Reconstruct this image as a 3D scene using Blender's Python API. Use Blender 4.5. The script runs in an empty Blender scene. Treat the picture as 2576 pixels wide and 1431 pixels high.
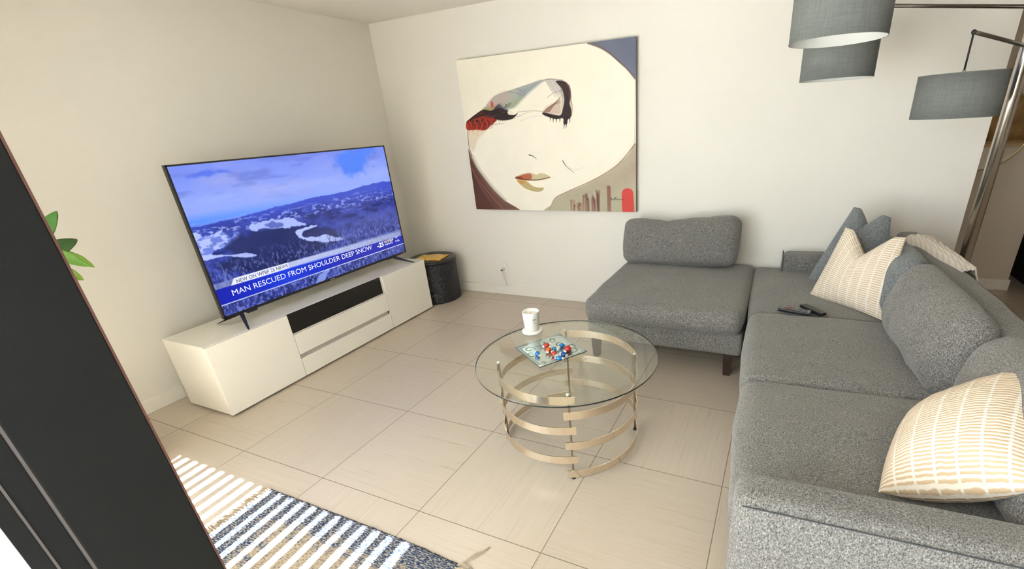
import bpy, bmesh, math, random
import numpy as np
from mathutils import Vector, Matrix, noise

S = bpy.context.scene
COL = S.collection
PI = math.pi

# ------------------------------------------------------------------ camera
CAM = Vector((3.543356, -3.725577, 1.540053))
RT = Vector((0.91350048, 0.4026745, -0.05805276))
DN = Vector((0.11630631, -0.39521571, -0.91119558))
FW = Vector((-0.38985859, 0.82562569, -0.40786333))
cd = bpy.data.cameras.new('camera')
cam = bpy.data.objects.new('camera', cd)
COL.objects.link(cam)
m = Matrix((( RT.x, -DN.x, -FW.x, CAM.x), (RT.y, -DN.y, -FW.y, CAM.y), (RT.z, -DN.z, -FW.z, CAM.z), (0, 0, 0, 1)))
cam.matrix_world = m
cd.sensor_fit = 'HORIZONTAL'
cd.sensor_width = 36.0
cd.lens = 36.0 * 1161.97 / 2576.0
cd.shift_x = -146.56 / 2576.0
cd.shift_y = 111.47 / 2576.0
cd.clip_start = 0.02
S.camera = cam

# ------------------------------------------------------------------ light
S.view_settings.view_transform = 'Standard'
S.view_settings.look = 'None'
S.view_settings.gamma = 1.0
S.view_settings.use_curve_mapping = False
S.view_settings.exposure = 1.17
S.render.film_transparent = False
S.cycles.max_bounces = 12
S.cycles.diffuse_bounces = 8
S.cycles.glossy_bounces = 6
S.cycles.transparent_max_bounces = 24
S.cycles.transmission_bounces = 8
S.cycles.sample_clamp_indirect = 12.0
S.cycles.caustics_reflective = False
S.cycles.caustics_refractive = False

w = bpy.data.worlds.new('daylight')
S.world = w
w.use_nodes = True
bg = w.node_tree.nodes['Background']
bg.inputs[0].default_value = (0.84, 0.92, 1.0, 1)
bg.inputs[1].default_value = 4.0

def R(d): return math.radians(d)
sun_dir = Vector((-0.040, 0.88, -2.10)).normalized()      # direction the sunlight travels
sl = bpy.data.lights.new('sun', 'SUN')
sl.energy = 34.0
sl.angle = R(0.5)
sl.color = (1.0, 0.95, 0.89)
so = bpy.data.objects.new('sun', sl)
COL.objects.link(so)
so.rotation_euler = sun_dir.to_track_quat('-Z', 'Y').to_euler()
so.location = (2, -8, 8)
for px, pw in ((1.56, 1.96), (3.67, 2.06)):                 # sky portals in the two window openings
    pl = bpy.data.lights.new('sky_portal', 'AREA')
    pl.shape = 'RECTANGLE'; pl.size = pw; pl.size_y = 2.1
    pl.cycles.is_portal = True
    po = bpy.data.objects.new('sky_portal', pl)
    COL.objects.link(po)
    po.location = (px, -3.62, 1.05)
    po.rotation_euler = (R(90), 0, 0)

# ------------------------------------------------------------------ helpers
def link(name, me, mats=None, parent=None, label=None, smooth=False):
    o = bpy.data.objects.new(name, me)
    COL.objects.link(o)
    if mats is not None:
        for mm in (mats if isinstance(mats, (list, tuple)) else [mats]): me.materials.append(mm)
    if parent is not None: o.parent = parent
    if label: o['label'] = label
    if smooth:
        for p in me.polygons: p.use_smooth = True
    return o

def bm_obj(name, bm, mats, parent=None, label=None, smooth=False, autos=None):
    bm.normal_update()
    me = bpy.data.meshes.new(name)
    bm.to_mesh(me); bm.free()
    o = link(name, me, mats, parent, label, smooth)
    if autos is not None:
        me.set_sharp_from_angle(angle=R(autos))
    return o

def thing(name, label, cat, loc=(0, 0, 0), rz=0.0, group=None):
    o = bpy.data.objects.new(name, None)
    o.empty_display_size = 0.1
    COL.objects.link(o)
    o.location = loc; o.rotation_euler = (0, 0, rz)
    o['label'] = label; o['category'] = cat
    if group: o['group'] = group
    return o

def tag(o, label, cat, group=None):
    o['label'] = label; o['category'] = cat
    if group: o['group'] = group
    return o

def struct(o):
    o['kind'] = 'structure'
    return o

def add_box(bm, x0, x1, y0, y1, z0, z1, bev=0.0, seg=2, mi=0):
    r = bmesh.ops.create_cube(bm, size=1.0)
    vs = r['verts']
    for v in vs:
        v.co = Vector(((x0 + x1) / 2 + v.co.x * (x1 - x0), (y0 + y1) / 2 + v.co.y * (y1 - y0), (z0 + z1) / 2 + v.co.z * (z1 - z0)))
    fs = list({f for v in vs for f in v.link_faces})
    for f in fs: f.material_index = mi
    if bev > 0:
        es = list({e for v in vs for e in v.link_edges})
        r2 = bmesh.ops.bevel(bm, geom=es, offset=bev, segments=seg, profile=0.5, affect='EDGES')
        for f in r2['faces']: f.material_index = mi

def box(name, x0, x1, y0, y1, z0, z1, mt, parent=None, bev=0.0, label=None, seg=2):
    bm = bmesh.new()
    add_box(bm, x0, x1, y0, y1, z0, z1, bev, seg)
    return bm_obj(name, bm, mt, parent, label)

def add_lathe(bm, prof, n=48, c=(0, 0, 0), mi=0, close=False):
    rings = []
    for r, z in prof:
        if r < 1e-6: rings.append([bm.verts.new((c[0], c[1], c[2] + z))])
        else: rings.append([bm.verts.new((c[0] + r * math.cos(2 * PI * i / n), c[1] + r * math.sin(2 * PI * i / n), c[2] + z)) for i in range(n)])
    pairs = list(zip(rings[:-1], rings[1:]))
    if close: pairs.append((rings[-1], rings[0]))
    for a, b in pairs:
        for i in range(n):
            j = (i + 1) % n
            if len(a) == 1 and len(b) == 1: continue
            if len(a) == 1: f = bm.faces.new((a[0], b[j], b[i]))
            elif len(b) == 1: f = bm.faces.new((a[i], a[j], b[0]))
            else: f = bm.faces.new((a[i], a[j], b[j], b[i]))
            f.material_index = mi; f.smooth = True

def add_tube(bm, pts, rad, n=10, mi=0, cap=True):
    pts = [Vector(p) for p in pts]
    if not isinstance(rad, (list, tuple)): rad = [rad] * len(pts)
    t0 = (pts[1] - pts[0]).normalized()
    up = Vector((0, 0, 1)) if abs(t0.z) < 0.9 else Vector((1, 0, 0))
    nrm = t0.cross(up).normalized()
    rings = []
    for i, p in enumerate(pts):
        t = (pts[min(i + 1, len(pts) - 1)] - pts[max(i - 1, 0)]).normalized()
        nrm = (nrm - t * nrm.dot(t)).normalized()
        b = t.cross(nrm)
        rings.append([bm.verts.new(p + (nrm * math.cos(2 * PI * k / n) + b * math.sin(2 * PI * k / n)) * rad[i]) for k in range(n)])
    for a, b in zip(rings[:-1], rings[1:]):
        for k in range(n):
            f = bm.faces.new((a[k], a[(k + 1) % n], b[(k + 1) % n], b[k])); f.smooth = True; f.material_index = mi
    if cap:
        for rr in (rings[0][::-1], rings[-1]):
            f = bm.faces.new(rr); f.material_index = mi

def smooth_path(pts, n=6):
    pts = [Vector(p) for p in pts]
    P = [pts[0]] + pts + [pts[-1]]
    out = []
    for i in range(1, len(P) - 2):
        a, b, c, d = P[i - 1:i + 3]
        for k in range(n):
            t = k / n
            out.append(0.5 * ((2 * b) + (c - a) * t + (2 * a - 5 * b + 4 * c - d) * t * t + (3 * b - a - 3 * c + d) * t ** 3))
    out.append(pts[-1])
    return out

# ------------------------------------------------------------------ materials
def lin(c):
    return tuple(((x / 255) / 12.92 if x / 255 <= 0.04045 else ((x / 255 + 0.055) / 1.055) ** 2.4) for x in c)

class NT:
    def __init__(s, name):
        s.m = bpy.data.materials.new(name); s.m.use_nodes = True
        s.t = s.m.node_tree; s.b = s.t.nodes['Principled BSDF']; s.out = s.t.nodes['Material Output']
    def n(s, typ, **kw):
        nd = s.t.nodes.new(typ)
        for k, v in kw.items(): setattr(nd, k, v)
        return nd
    def l(s, a, b): s.t.links.new(a, b)
    def coord(s, kind='Object', scale=(1, 1, 1), rot=(0, 0, 0)):
        tc = s.n('ShaderNodeTexCoord'); mp = s.n('ShaderNodeMapping')
        mp.inputs['Scale'].default_value = scale; mp.inputs['Rotation'].default_value = rot
        s.l(tc.outputs[kind], mp.inputs['Vector'])
        return mp.outputs['Vector']
    def noise(s, vec, scale, detail=2.0, rough=0.5):
        nd = s.n('ShaderNodeTexNoise'); nd.inputs['Scale'].default_value = scale
        nd.inputs['Detail'].default_value = detail; nd.inputs['Roughness'].default_value = rough
        s.l(vec, nd.inputs['Vector']); return nd.outputs['Fac']
    def ramp(s, fac, stops, interp='LINEAR'):
        nd = s.n('ShaderNodeValToRGB'); cr = nd.color_ramp; cr.interpolation = interp
        while len(cr.elements) < len(stops): cr.elements.new(0.5)
        for e, (p, c) in zip(cr.elements, stops):
            e.position = p; e.color = (*c, 1) if len(c) == 3 else c
        s.l(fac, nd.inputs['Fac']); return nd.outputs['Color']
    def math(s, op, a, b=None, c=None):
        nd = s.n('ShaderNodeMath', operation=op)
        for i, v in enumerate((a, b, c)):
            if v is None: continue
            if isinstance(v, (int, float)): nd.inputs[i].default_value = v
            else: s.l(v, nd.inputs[i])
        return nd.outputs[0]
    def mix(s, fac, a, b, blend='MIX'):
        nd = s.n('ShaderNodeMix', data_type='RGBA', blend_type=blend)
        for i, v in ((0, fac), (6, a), (7, b)):
            if isinstance(v, (int, float)): nd.inputs[i].default_value = v
            elif isinstance(v, tuple): nd.inputs[i].default_value = (*v, 1) if len(v) == 3 else v
            else: s.l(v, nd.inputs[i])
        return nd.outputs[2]
    def bump(s, h, strength=0.3, dist=0.002):
        nd = s.n('ShaderNodeBump'); nd.inputs['Strength'].default_value = strength; nd.inputs['Distance'].default_value = dist
        s.l(h, nd.inputs['Height']); s.l(nd.outputs['Normal'], s.b.inputs['Normal'])
    def col(s, v):
        if isinstance(v, tuple): s.b.inputs['Base Color'].default_value = (*v, 1)
        else: s.l(v, s.b.inputs['Base Color'])
    def set(s, rough=None, metal=None, spec=None, **kw):
        if rough is not None: s.b.inputs['Roughness'].default_value = rough
        if metal is not None: s.b.inputs['Metallic'].default_value = metal
        if spec is not None: s.b.inputs['Specular IOR Level'].default_value = spec
        for k, v in kw.items(): s.b.inputs[k].default_value = v

def plain(name, c, rough=0.5, metal=0.0, spec=0.5, var=0.04, scale=8.0, **kw):
    """one colour with a slight procedural mottling"""
    t = NT(name)
    v = t.coord('Object')
    f = t.noise(v, scale, 3)
    a = tuple(x * (1 - var) for x in c); b = tuple(min(1, x * (1 + var)) for x in c)
    t.col(t.ramp(f, [(0.3, a), (0.7, b)]))
    t.set(rough, metal, spec, **kw)
    return t.m

M = {}
def wallmat(name, c):
    t = NT(name)
    v = t.coord('Object')
    f = t.noise(v, 1.2, 3)
    t.col(t.ramp(f, [(0.3, tuple(x * 0.985 for x in c)), (0.7, c)]))
    t.bump(t.noise(v, 160, 3), 0.06, 0.002)
    t.set(0.75, 0, 0.25)
    return t.m
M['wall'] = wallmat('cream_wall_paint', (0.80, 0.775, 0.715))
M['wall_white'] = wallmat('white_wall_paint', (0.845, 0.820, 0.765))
M['ceiling'] = wallmat('ceiling_paint', (0.80, 0.775, 0.72))
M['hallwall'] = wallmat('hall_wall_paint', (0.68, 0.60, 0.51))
M['base'] = plain('baseboard_paint', (0.85, 0.825, 0.77), 0.45, var=0.01)

# floor tiles: square tiles whose brushed streaks turn by 90 degrees from tile to tile
TILE = 0.6096
def floormat():
    t = NT('beige_streaked_tile')
    tc = t.n('ShaderNodeTexCoord'); sep = t.n('ShaderNodeSeparateXYZ'); t.l(tc.outputs['Object'], sep.inputs[0])
    u = t.math('DIVIDE', t.math('SUBTRACT', sep.outputs[0], 1.00089 - 20 * TILE), TILE)
    v = t.math('DIVIDE', t.math('SUBTRACT', sep.outputs[1], -2.61836 - 20 * TILE), TILE)
    iu = t.math('FLOOR', u); iv = t.math('FLOOR', v); fu = t.math('FRACT', u); fv = t.math('FRACT', v)
    par = t.math('MODULO', t.math('ADD', iu, iv), 2.0)
    def streak(sx, sy):
        cmb = t.n('ShaderNodeCombineXYZ')
        t.l(t.math('MULTIPLY', sep.outputs[0], sx), cmb.inputs[0]); t.l(t.math('MULTIPLY', sep.outputs[1], sy), cmb.inputs[1])
        t.l(t.math('ADD', t.math('MULTIPLY', iu, 7.3), t.math('MULTIPLY', iv, 3.7)), cmb.inputs[2])
        a = t.noise(cmb.outputs[0], 1.0, 5, 0.65)
        return a
    s1 = streak(2.6, 120.0); s2 = streak(120.0, 2.6)
    mixf = t.n('ShaderNodeMix', data_type='FLOAT'); t.l(par, mixf.inputs[0]); t.l(s2, mixf.inputs[2]); t.l(s1, mixf.inputs[3])
    st = mixf.outputs[0]
    base = t.ramp(st, [(0.24, (0.480, 0.405, 0.328)), (0.42, (0.522, 0.446, 0.365)), (0.58, (0.543, 0.466, 0.384)), (0.76, (0.572, 0.496, 0.414))])
    wn = t.n('ShaderNodeTexWhiteNoise', noise_dimensions='2D')
    cm = t.n('ShaderNodeCombineXYZ'); t.l(iu, cm.inputs[0]); t.l(iv, cm.inputs[1]); t.l(cm.outputs[0], wn.inputs['Vector'])
    br = t.math('ADD', t.math('MULTIPLY', wn.outputs['Value'], 0.08), 0.955)
    cmb = t.n('ShaderNodeCombineColor')
    for i in range(3): t.l(br, cmb.inputs[i])
    base = t.mix(1.0, base, cmb.outputs[0], 'MULTIPLY')
    g = 0.0029
    du = t.math('MINIMUM', fu, t.math('SUBTRACT', 1.0, fu)); dv = t.math('MINIMUM', fv, t.math('SUBTRACT', 1.0, fv))
    gr = t.math('LESS_THAN', t.math('MINIMUM', du, dv), g)
    t.col(t.mix(gr, base, (0.20, 0.155, 0.105)))
    rr = t.math('ADD', t.math('MULTIPLY', st, 0.04), 0.26)
    rr2 = t.math('ADD', rr, t.math('MULTIPLY', gr, 0.4)); t.l(rr2, t.b.inputs['Roughness'])
    t.bump(t.math('SUBTRACT', t.math('MULTIPLY', st, 0.03), gr), 0.15, 0.0008)
    t.set(spec=0.5)
    return t.m
M['floor'] = floormat()

def fabric(name, stops, scale=270.0):
    t = NT(name)
    v = t.coord('Object', (1, 1, 0.62))
    f = t.noise(v, scale, 2.5, 0.75)
    f2 = t.noise(v, 3.0, 2)
    c = t.ramp(f, stops)
    c = t.mix(0.12, c, t.ramp(f2, [(0.3, (0.16, 0.175, 0.185)), (0.7, (0.27, 0.25, 0.225))]))
    t.col(c)
    t.bump(f, 0.5, 0.0025)
    t.set(0.95, 0, 0.1)
    t.b.inputs['Sheen Weight'].default_value = 0.25
    t.b.inputs['Sheen Roughness'].default_value = 0.5
    return t.m
M['sofa'] = fabric('heather_grey_fabric', [(0.36, (0.035, 0.036, 0.038)), (0.45, (0.150, 0.145, 0.135)), (0.56, (0.215, 0.207, 0.193)), (0.67, (0.42, 0.415, 0.40))])
M['sofa_skylit'] = fabric('heather_grey_skylit_fabric', [(0.36, (0.045, 0.055, 0.065)), (0.46, (0.155, 0.175, 0.190)), (0.56, (0.225, 0.245, 0.255)), (0.68, (0.40, 0.425, 0.44))])  # bluer copy of the sofa grey: cool daylight on upright cushions put into colour
M['seam'] = plain('dark_seam', (0.05, 0.055, 0.06), 0.9)
M['darkwood'] = plain('dark_stained_wood', (0.035, 0.016, 0.010), 0.35, var=0.3, scale=14)
M['black'] = plain('black_plastic', (0.012, 0.012, 0.013), 0.35)
M['blackmat'] = plain('matte_black', (0.018, 0.018, 0.02), 0.6)
M['whitelac'] = plain('white_gloss_lacquer', (0.82, 0.80, 0.735), 0.16, var=0.008)
M['whitelac'].node_tree.nodes['Principled BSDF'].inputs['Coat Weight'].default_value = 0.3
M['blackglass'] = plain('black_glass', (0.006, 0.006, 0.006), 0.06)
M['grip'] = plain('satin_grey_grip', (0.50, 0.485, 0.45), 0.4, metal=0.3)
M['champagne'] = plain('champagne_brushed_metal', (0.80, 0.70, 0.57), 0.17, metal=1.0, var=0.03, scale=60)
M['steel'] = plain('brushed_nickel', (0.58, 0.54, 0.48), 0.20, metal=1.0, var=0.04, scale=20)
M['darksteel'] = plain('dark_nickel', (0.22, 0.20, 0.17), 0.3, metal=1.0)
M['frame'] = plain('charcoal_aluminium', (0.012, 0.012, 0.011), 0.6, var=0.06, spec=0.2)
M['framelight'] = plain('pale_aluminium_edge', (0.16, 0.14, 0.13), 0.4, metal=0.4)  # paler than the frame sections beside it
M['framesunlit'] = plain('reddish_sunlit_edge', (0.12, 0.05, 0.035), 0.5)  # reddish tone stands in for sunlight on the stile edge
M['white'] = plain('white_plastic', (0.82, 0.80, 0.76), 0.4, var=0.01)
M['concrete'] = plain('pale_patio_concrete', (0.62, 0.62, 0.60), 0.8, var=0.08, scale=3)
M['porcelain'] = plain('white_ceramic', (0.85, 0.83, 0.80), 0.3, var=0.01)

def linen(name, c):
    t = NT(name)
    v = t.coord('Object', (1, 1, 1))
    a = t.noise(t.coord('Object', (260, 260, 14)), 1.0, 2); b = t.noise(t.coord('Object', (14, 14, 420)), 1.0, 2)
    f = t.math('MULTIPLY', t.math('ADD', a, b), 0.5)
    t.col(t.ramp(f, [(0.38, tuple(x * 0.86 for x in c)), (0.62, tuple(x * 1.12 for x in c))]))
    t.bump(f, 0.3, 0.0008)
    t.set(0.9, 0, 0.15)
    return t.m
M['shade'] = linen('grey_linen_shade', (0.185, 0.198, 0.192))
M['shadein'] = plain('white_shade_lining', (0.78, 0.80, 0.78), 0.7, var=0.01)

def thin_glass(name, tint, ior=1.5, rough=0.0):
    t = NT(name)
    tr = t.n('ShaderNodeBsdfTransparent'); tr.inputs[0].default_value = (*tint, 1)
    gl = t.n('ShaderNodeBsdfGlossy'); gl.inputs['Roughness'].default_value = rough
    gl.inputs['Color'].default_value = (1, 1, 1, 1)
    lw = t.n('ShaderNodeLayerWeight'); lw.inputs[0].default_value = 0.5
    f0 = ((ior - 1) / (ior + 1)) ** 2
    fr = t.math('ADD', t.math('MULTIPLY', t.math('POWER', lw.outputs['Facing'], 5.0), 1 - f0), f0)
    ms = t.n('ShaderNodeMixShader'); t.l(fr, ms.inputs[0]); t.l(tr.outputs[0], ms.inputs[1]); t.l(gl.outputs[0], ms.inputs[2])
    t.l(ms.outputs[0], t.out.inputs['Surface'])
    return t.m
M['tableglass'] = thin_glass('clear_table_glass', (0.955, 0.972, 0.945), 1.45)
M['pane'] = thin_glass('window_pane_glass', (0.97, 0.98, 0.97))
M['glassedge'] = plain('dark_green_glass_edge', (0.006, 0.016, 0.013), 0.05, var=0.1)
M['glassrim'] = plain('pale_green_bevel', (0.30, 0.38, 0.33), 0.08, var=0.1)

def vcol(name, emit=0.0, rough=0.5):
    t = NT(name)
    a = t.n('ShaderNodeAttribute'); a.attribute_name = 'paint'
    if emit > 0:
        t.col((0.003, 0.003, 0.004)); t.set(rough=rough)
        t.l(a.outputs['Color'], t.b.inputs['Emission Color']); t.b.inputs['Emission Strength'].default_value = emit
    else:
        t.col(a.outputs['Color']); t.set(rough=rough, spec=0.3)
        t.bump(t.noise(t.coord('Object'), 700, 2), 0.15, 0.0006)
    return t.m

# ------------------------------------------------------------------ room
X1, YH, ZC = 7.0, 4.2, 2.434
YW, YO = -3.44, -3.629
struct(box('floor', -0.15, X1 + 0.15, YO, YH + 0.15, -0.12, 0.0, M['floor']))
struct(box('ceiling', -0.15, X1 + 0.15, YO, YH + 0.15, ZC, ZC + 0.12, M['ceiling']))
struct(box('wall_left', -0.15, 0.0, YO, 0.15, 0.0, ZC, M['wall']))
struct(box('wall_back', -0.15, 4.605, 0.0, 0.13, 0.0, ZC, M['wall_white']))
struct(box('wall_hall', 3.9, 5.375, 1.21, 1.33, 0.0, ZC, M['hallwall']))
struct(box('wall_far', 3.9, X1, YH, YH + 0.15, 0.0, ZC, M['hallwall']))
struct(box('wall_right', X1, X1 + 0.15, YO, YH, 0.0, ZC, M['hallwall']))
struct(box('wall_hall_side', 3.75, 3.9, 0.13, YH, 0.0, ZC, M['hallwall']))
# window wall: piers, header
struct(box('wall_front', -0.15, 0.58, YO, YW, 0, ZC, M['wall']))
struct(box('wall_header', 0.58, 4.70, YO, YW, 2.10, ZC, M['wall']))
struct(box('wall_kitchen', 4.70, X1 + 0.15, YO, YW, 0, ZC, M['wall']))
bm = bmesh.new(); add_box(bm, 0.0, 0.012, YW, -0.012, 0, 0.092, 0.003); struct(bm_obj('baseboard_left', bm, M['base']))
bm = bmesh.new(); add_box(bm, 0.0, 4.60, -0.012, 0.0, 0, 0.092, 0.003); struct(bm_obj('baseboard_back', bm, M['base']))
bm = bmesh.new(); add_box(bm, 3.9, 5.39, 1.195, 1.21, 0, 0.095, 0.004); add_box(bm, 5.375, 5.39, 1.21, 1.33, 0, 0.095, 0.004)
struct(bm_obj('baseboard_hall', bm, M['base']))

# patio outside the door
struct(box('floor_patio', -3.0, 9.0, -9.0, YO, -0.14, -0.03, M['concrete']))
struct(box('ceiling_porch', 2.375, 9.0, -7.2, YO, 2.46, 2.60, M['ceiling']))
struct(box('wall_skyblock', 2.2, 9.0, -7.35, -7.2, -0.14, 2.46, plain('skyblock_wall_render', (0.42, 0.41, 0.37), 0.85)))  # unseen wall added to block low sky light on the right
# fixed glazed door panel on the left, with the thick stile the camera looks along
d1 = bpy.data.objects.new('door_1', None); COL.objects.link(d1); struct(d1)
bm = bmesh.new()
add_box(bm, 2.585, 2.640, -3.5765, -3.4415, 0.0, 2.10, 0.0015)
add_box(bm, 2.585, 2.634, -3.6055, -3.5795, 0.0, 2.10, 0.001)
add_box(bm, 2.585, 2.637, -3.628, -3.6085, 0.0, 2.10, 0.001)
add_box(bm, 0.58, 2.585, -3.628, -3.575, 2.03, 2.10, 0.001)
add_box(bm, 0.58, 2.585, -3.628, -3.575, 0.0, 0.06, 0.001)
add_box(bm, 0.58, 0.64, -3.628, -3.575, 0.06, 2.03, 0.001)
bm_obj('door_stile', bm, M['frame'], d1)
bm = bmesh.new()
add_box(bm, 2.60, 2.6385, -3.5797, -3.5765, 0.0, 2.10)
add_box(bm, 2.60, 2.636, -3.6087, -3.6055, 0.0, 2.10)
bm_obj('frame_edge_strip', bm, M['framelight'], d1)
box('sunlit_edge', 2.600, 2.6404, -3.4415, -3.4385, 0.0, 2.10, M['framesunlit'], d1)  # thin strip added to draw the sunlit rim of the stile
box('pane', 0.64, 2.585, -3.605, -3.599, 0.06, 2.03, M['pane'], d1)
struct(box('trim_1', 4.62, 4.70, YO, YW, 0.0, 2.10, M['frame']))
struct(box('trim_2', 2.64, 4.62, YO, YW - 0.02, -0.03, 0.012, M['frame']))

# vertical blinds hanging inside the fixed panel: they cut the sun into stripes
vb = thing('vertical_blinds', 'white vertical slat blinds hanging in front of the fixed glass door panel', 'blinds', (0.6, -3.494, 0))
box('headrail', 0.0, 1.98, -0.02, 0.02, 2.062, 2.098, M['white'], vb, 0.003)
M['slat'] = plain('white_blind_slat', (0.86, 0.84, 0.79), 0.6, var=0.02)
def slat_mesh(h=2.02):
    bm = bmesh.new()
    n = 8; W2 = 0.0440
    pr = []
    for i in range(n + 1):
        x = -W2 + 2 * W2 * i / n
        pr.append((x, 0.006 * (1 - (x / W2) ** 2)))
    prev = None
    for i in range(n + 1):
        ring = [bm.verts.new((pr[i][0], pr[i][1], 0.035)), bm.verts.new((pr[i][0], pr[i][1] + 0.0008, 0.035)),
                bm.verts.new((pr[i][0], pr[i][1] + 0.0008, 0.035 + h)), bm.verts.new((pr[i][0], pr[i][1], 0.035 + h))]
        if prev:
            for k in range(4): bm.faces.new((prev[k], prev[(k + 1) % 4], ring[(k + 1) % 4], ring[k]))
        else: bm.faces.new(ring[::-1])
        prev = ring
    bm.faces.new(prev)
    bm.normal_update()
    me = bpy.data.meshes.new('slat'); bm.to_mesh(me); bm.free(); me.materials.append(M['slat'])
    for p in me.polygons: p.use_smooth = True
    return me
sm = slat_mesh()
rnd = random.Random(5)
xs = [0.075 + 0.0765 * i for i in range(22)] + [1.755 + 0.0195 * i for i in range(10)]
for i, x in enumerate(xs):
    o = link('slat', sm, None, vb)
    o.location = (x, 0, 0)
    o.rotation_euler = (0, 0, R(62 + rnd.uniform(-3.5, 3.5)) if i < 22 else R(84))

# ------------------------------------------------------------------ paint in numpy
def lin_np(c):
    c = np.asarray(c, float) / 255.0
    return np.where(c <= 0.04045, c / 12.92, ((c + 0.055) / 1.055) ** 2.4)

class Canvas:
    def __init__(s, nx, ny, aspect, bgc):
        s.nx, s.ny, s.asp = nx, ny, aspect
        u, v = np.meshgrid(np.linspace(0, 1, nx), np.linspace(0, 1, ny))
        s.u, s.v = u, v
        s.x = u * aspect; s.y = v
        s.c = np.zeros((ny, nx, 3)) + np.array(bgc, float)
        s.rs = np.random.RandomState(3)
    def P(s, pts): return np.array([(a * s.asp, b) for a, b in pts])
    def smooth(s, pts, closed=True, n=6):
        P = np.array(pts, float); N = len(P); out = []
        rng = range(N) if closed else range(N - 1)
        for i in rng:
            if closed: a, b, c, d = P[(i - 1) % N], P[i], P[(i + 1) % N], P[(i + 2) % N]
            else: a, b, c, d = P[max(i - 1, 0)], P[i], P[i + 1], P[min(i + 2, N - 1)]
            for k in range(n):
                t = k / n
                out.append(0.5 * ((2 * b) + (c - a) * t + (2 * a - 5 * b + 4 * c - d) * t * t + (3 * b - a - 3 * c + d) * t ** 3))
        if not closed: out.append(P[-1])
        return out
    def sdist(s, P):
        inside = np.zeros(s.x.shape, bool); dist = np.full(s.x.shape, 9.0)
        for i in range(len(P)):
            a, b = P[i], P[(i + 1) % len(P)]
            e = b - a; L = e @ e + 1e-12
            wx, wy = s.x - a[0], s.y - a[1]
            t = np.clip((wx * e[0] + wy * e[1]) / L, 0, 1)
            dist = np.minimum(dist, np.hypot(wx - e[0] * t, wy - e[1] * t))
            cnd = (a[1] > s.y) != (b[1] > s.y)
            xi = a[0] + (s.y - a[1]) / (b[1] - a[1] + 1e-12) * e[0]
            inside ^= cnd & (s.x < xi)
        return np.where(inside, dist, -dist)
    def blend(s, al, col):
        col = np.asarray(col, float)
        s.c = s.c * (1 - al[..., None]) + col * al[..., None]
    def fill(s, pts, col, soft=0.004, alpha=1.0, sm=True, wob=0.0, tex=None):
        q = s.smooth(pts) if sm else pts
        d = s.sdist(s.P(q))
        if wob: d = d + wob * (s.fbm(18) - 0.5)
        al = np.clip(d / soft + 0.5, 0, 1) * alpha
        if tex is not None: al = al * tex
        s.blend(al, col)
    def stroke(s, pts, w0, w1, col, alpha=1.0, soft=0.0025, sm=True):
        q = s.smooth(pts, False) if sm and len(pts) > 2 else pts
        P = s.P(q); n = len(P) - 1
        al = np.zeros(s.x.shape)
        for i in range(n):
            a, b = P[i], P[i + 1]; e = b - a; L = e @ e + 1e-12
            wx, wy = s.x - a[0], s.y - a[1]
            t = np.clip((wx * e[0] + wy * e[1]) / L, 0, 1)
            d = np.hypot(wx - e[0] * t, wy - e[1] * t)
            ww = w0 + (w1 - w0) * (i + t) / n
            al = np.maximum(al, np.clip((ww / 2 - d) / soft + 0.5, 0, 1))
        s.blend(al * alpha, col)
    def fbm(s, f, oct=4, sx=1.0, sy=1.0, seed=0):
        out = np.zeros(s.x.shape); amp = 1; tot = 0
        rs = np.random.RandomState(seed + 11)
        for o in range(oct):
            gx = max(2, int(f * s.asp * sx)) + 2; gy = max(2, int(f * sy)) + 2
            g = rs.rand(gy + 1, gx + 1)
            X = s.u * (gx - 1); Y = s.v * (gy - 1)
            i = X.astype(int); j = Y.astype(int); a = X - i; b = Y - j
            a = a * a * (3 - 2 * a); b = b * b * (3 - 2 * b)
            out += amp * (g[j, i] * (1 - a) * (1 - b) + g[j, i + 1] * a * (1 - b) + g[j + 1, i] * (1 - a) * b + g[j + 1, i + 1] * a * b)
            tot += amp; amp *= 0.55; f *= 2
        return out / tot
    def mesh(s, name, o, ax, ay, mat):
        """grid on origin o with edge vectors ax, ay"""
        o, ax, ay = (np.array(t, float) for t in (o, ax, ay))
        co = o + s.u[..., None] * ax + s.v[..., None] * ay
        idx = np.arange(s.nx * s.ny).reshape(s.ny, s.nx)
        q = np.stack([idx[:-1, :-1], idx[:-1, 1:], idx[1:, 1:], idx[1:, :-1]], -1).reshape(-1, 4)
        me = bpy.data.meshes.new(name)
        me.vertices.add(s.nx * s.ny); me.vertices.foreach_set('co', co.reshape(-1).astype(np.float32))
        me.loops.add(q.size); me.loops.foreach_set('vertex_index', q.reshape(-1).astype(np.int32))
        me.polygons.add(len(q)); me.polygons.foreach_set('loop_start', (np.arange(len(q)) * 4).astype(np.int32))
        me.polygons.foreach_set('loop_total', np.full(len(q), 4, np.int32))
        me.update(calc_edges=True)
        at = me.color_attributes.new('paint', 'FLOAT_COLOR', 'POINT')
        rgba = np.ones((s.ny * s.nx, 4), np.float32); rgba[:, :3] = lin_np(np.clip(s.c, 0, 255)).reshape(-1, 3)
        at.data.foreach_set('color', rgba.reshape(-1))
        me.materials.append(mat)
        return me

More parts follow.
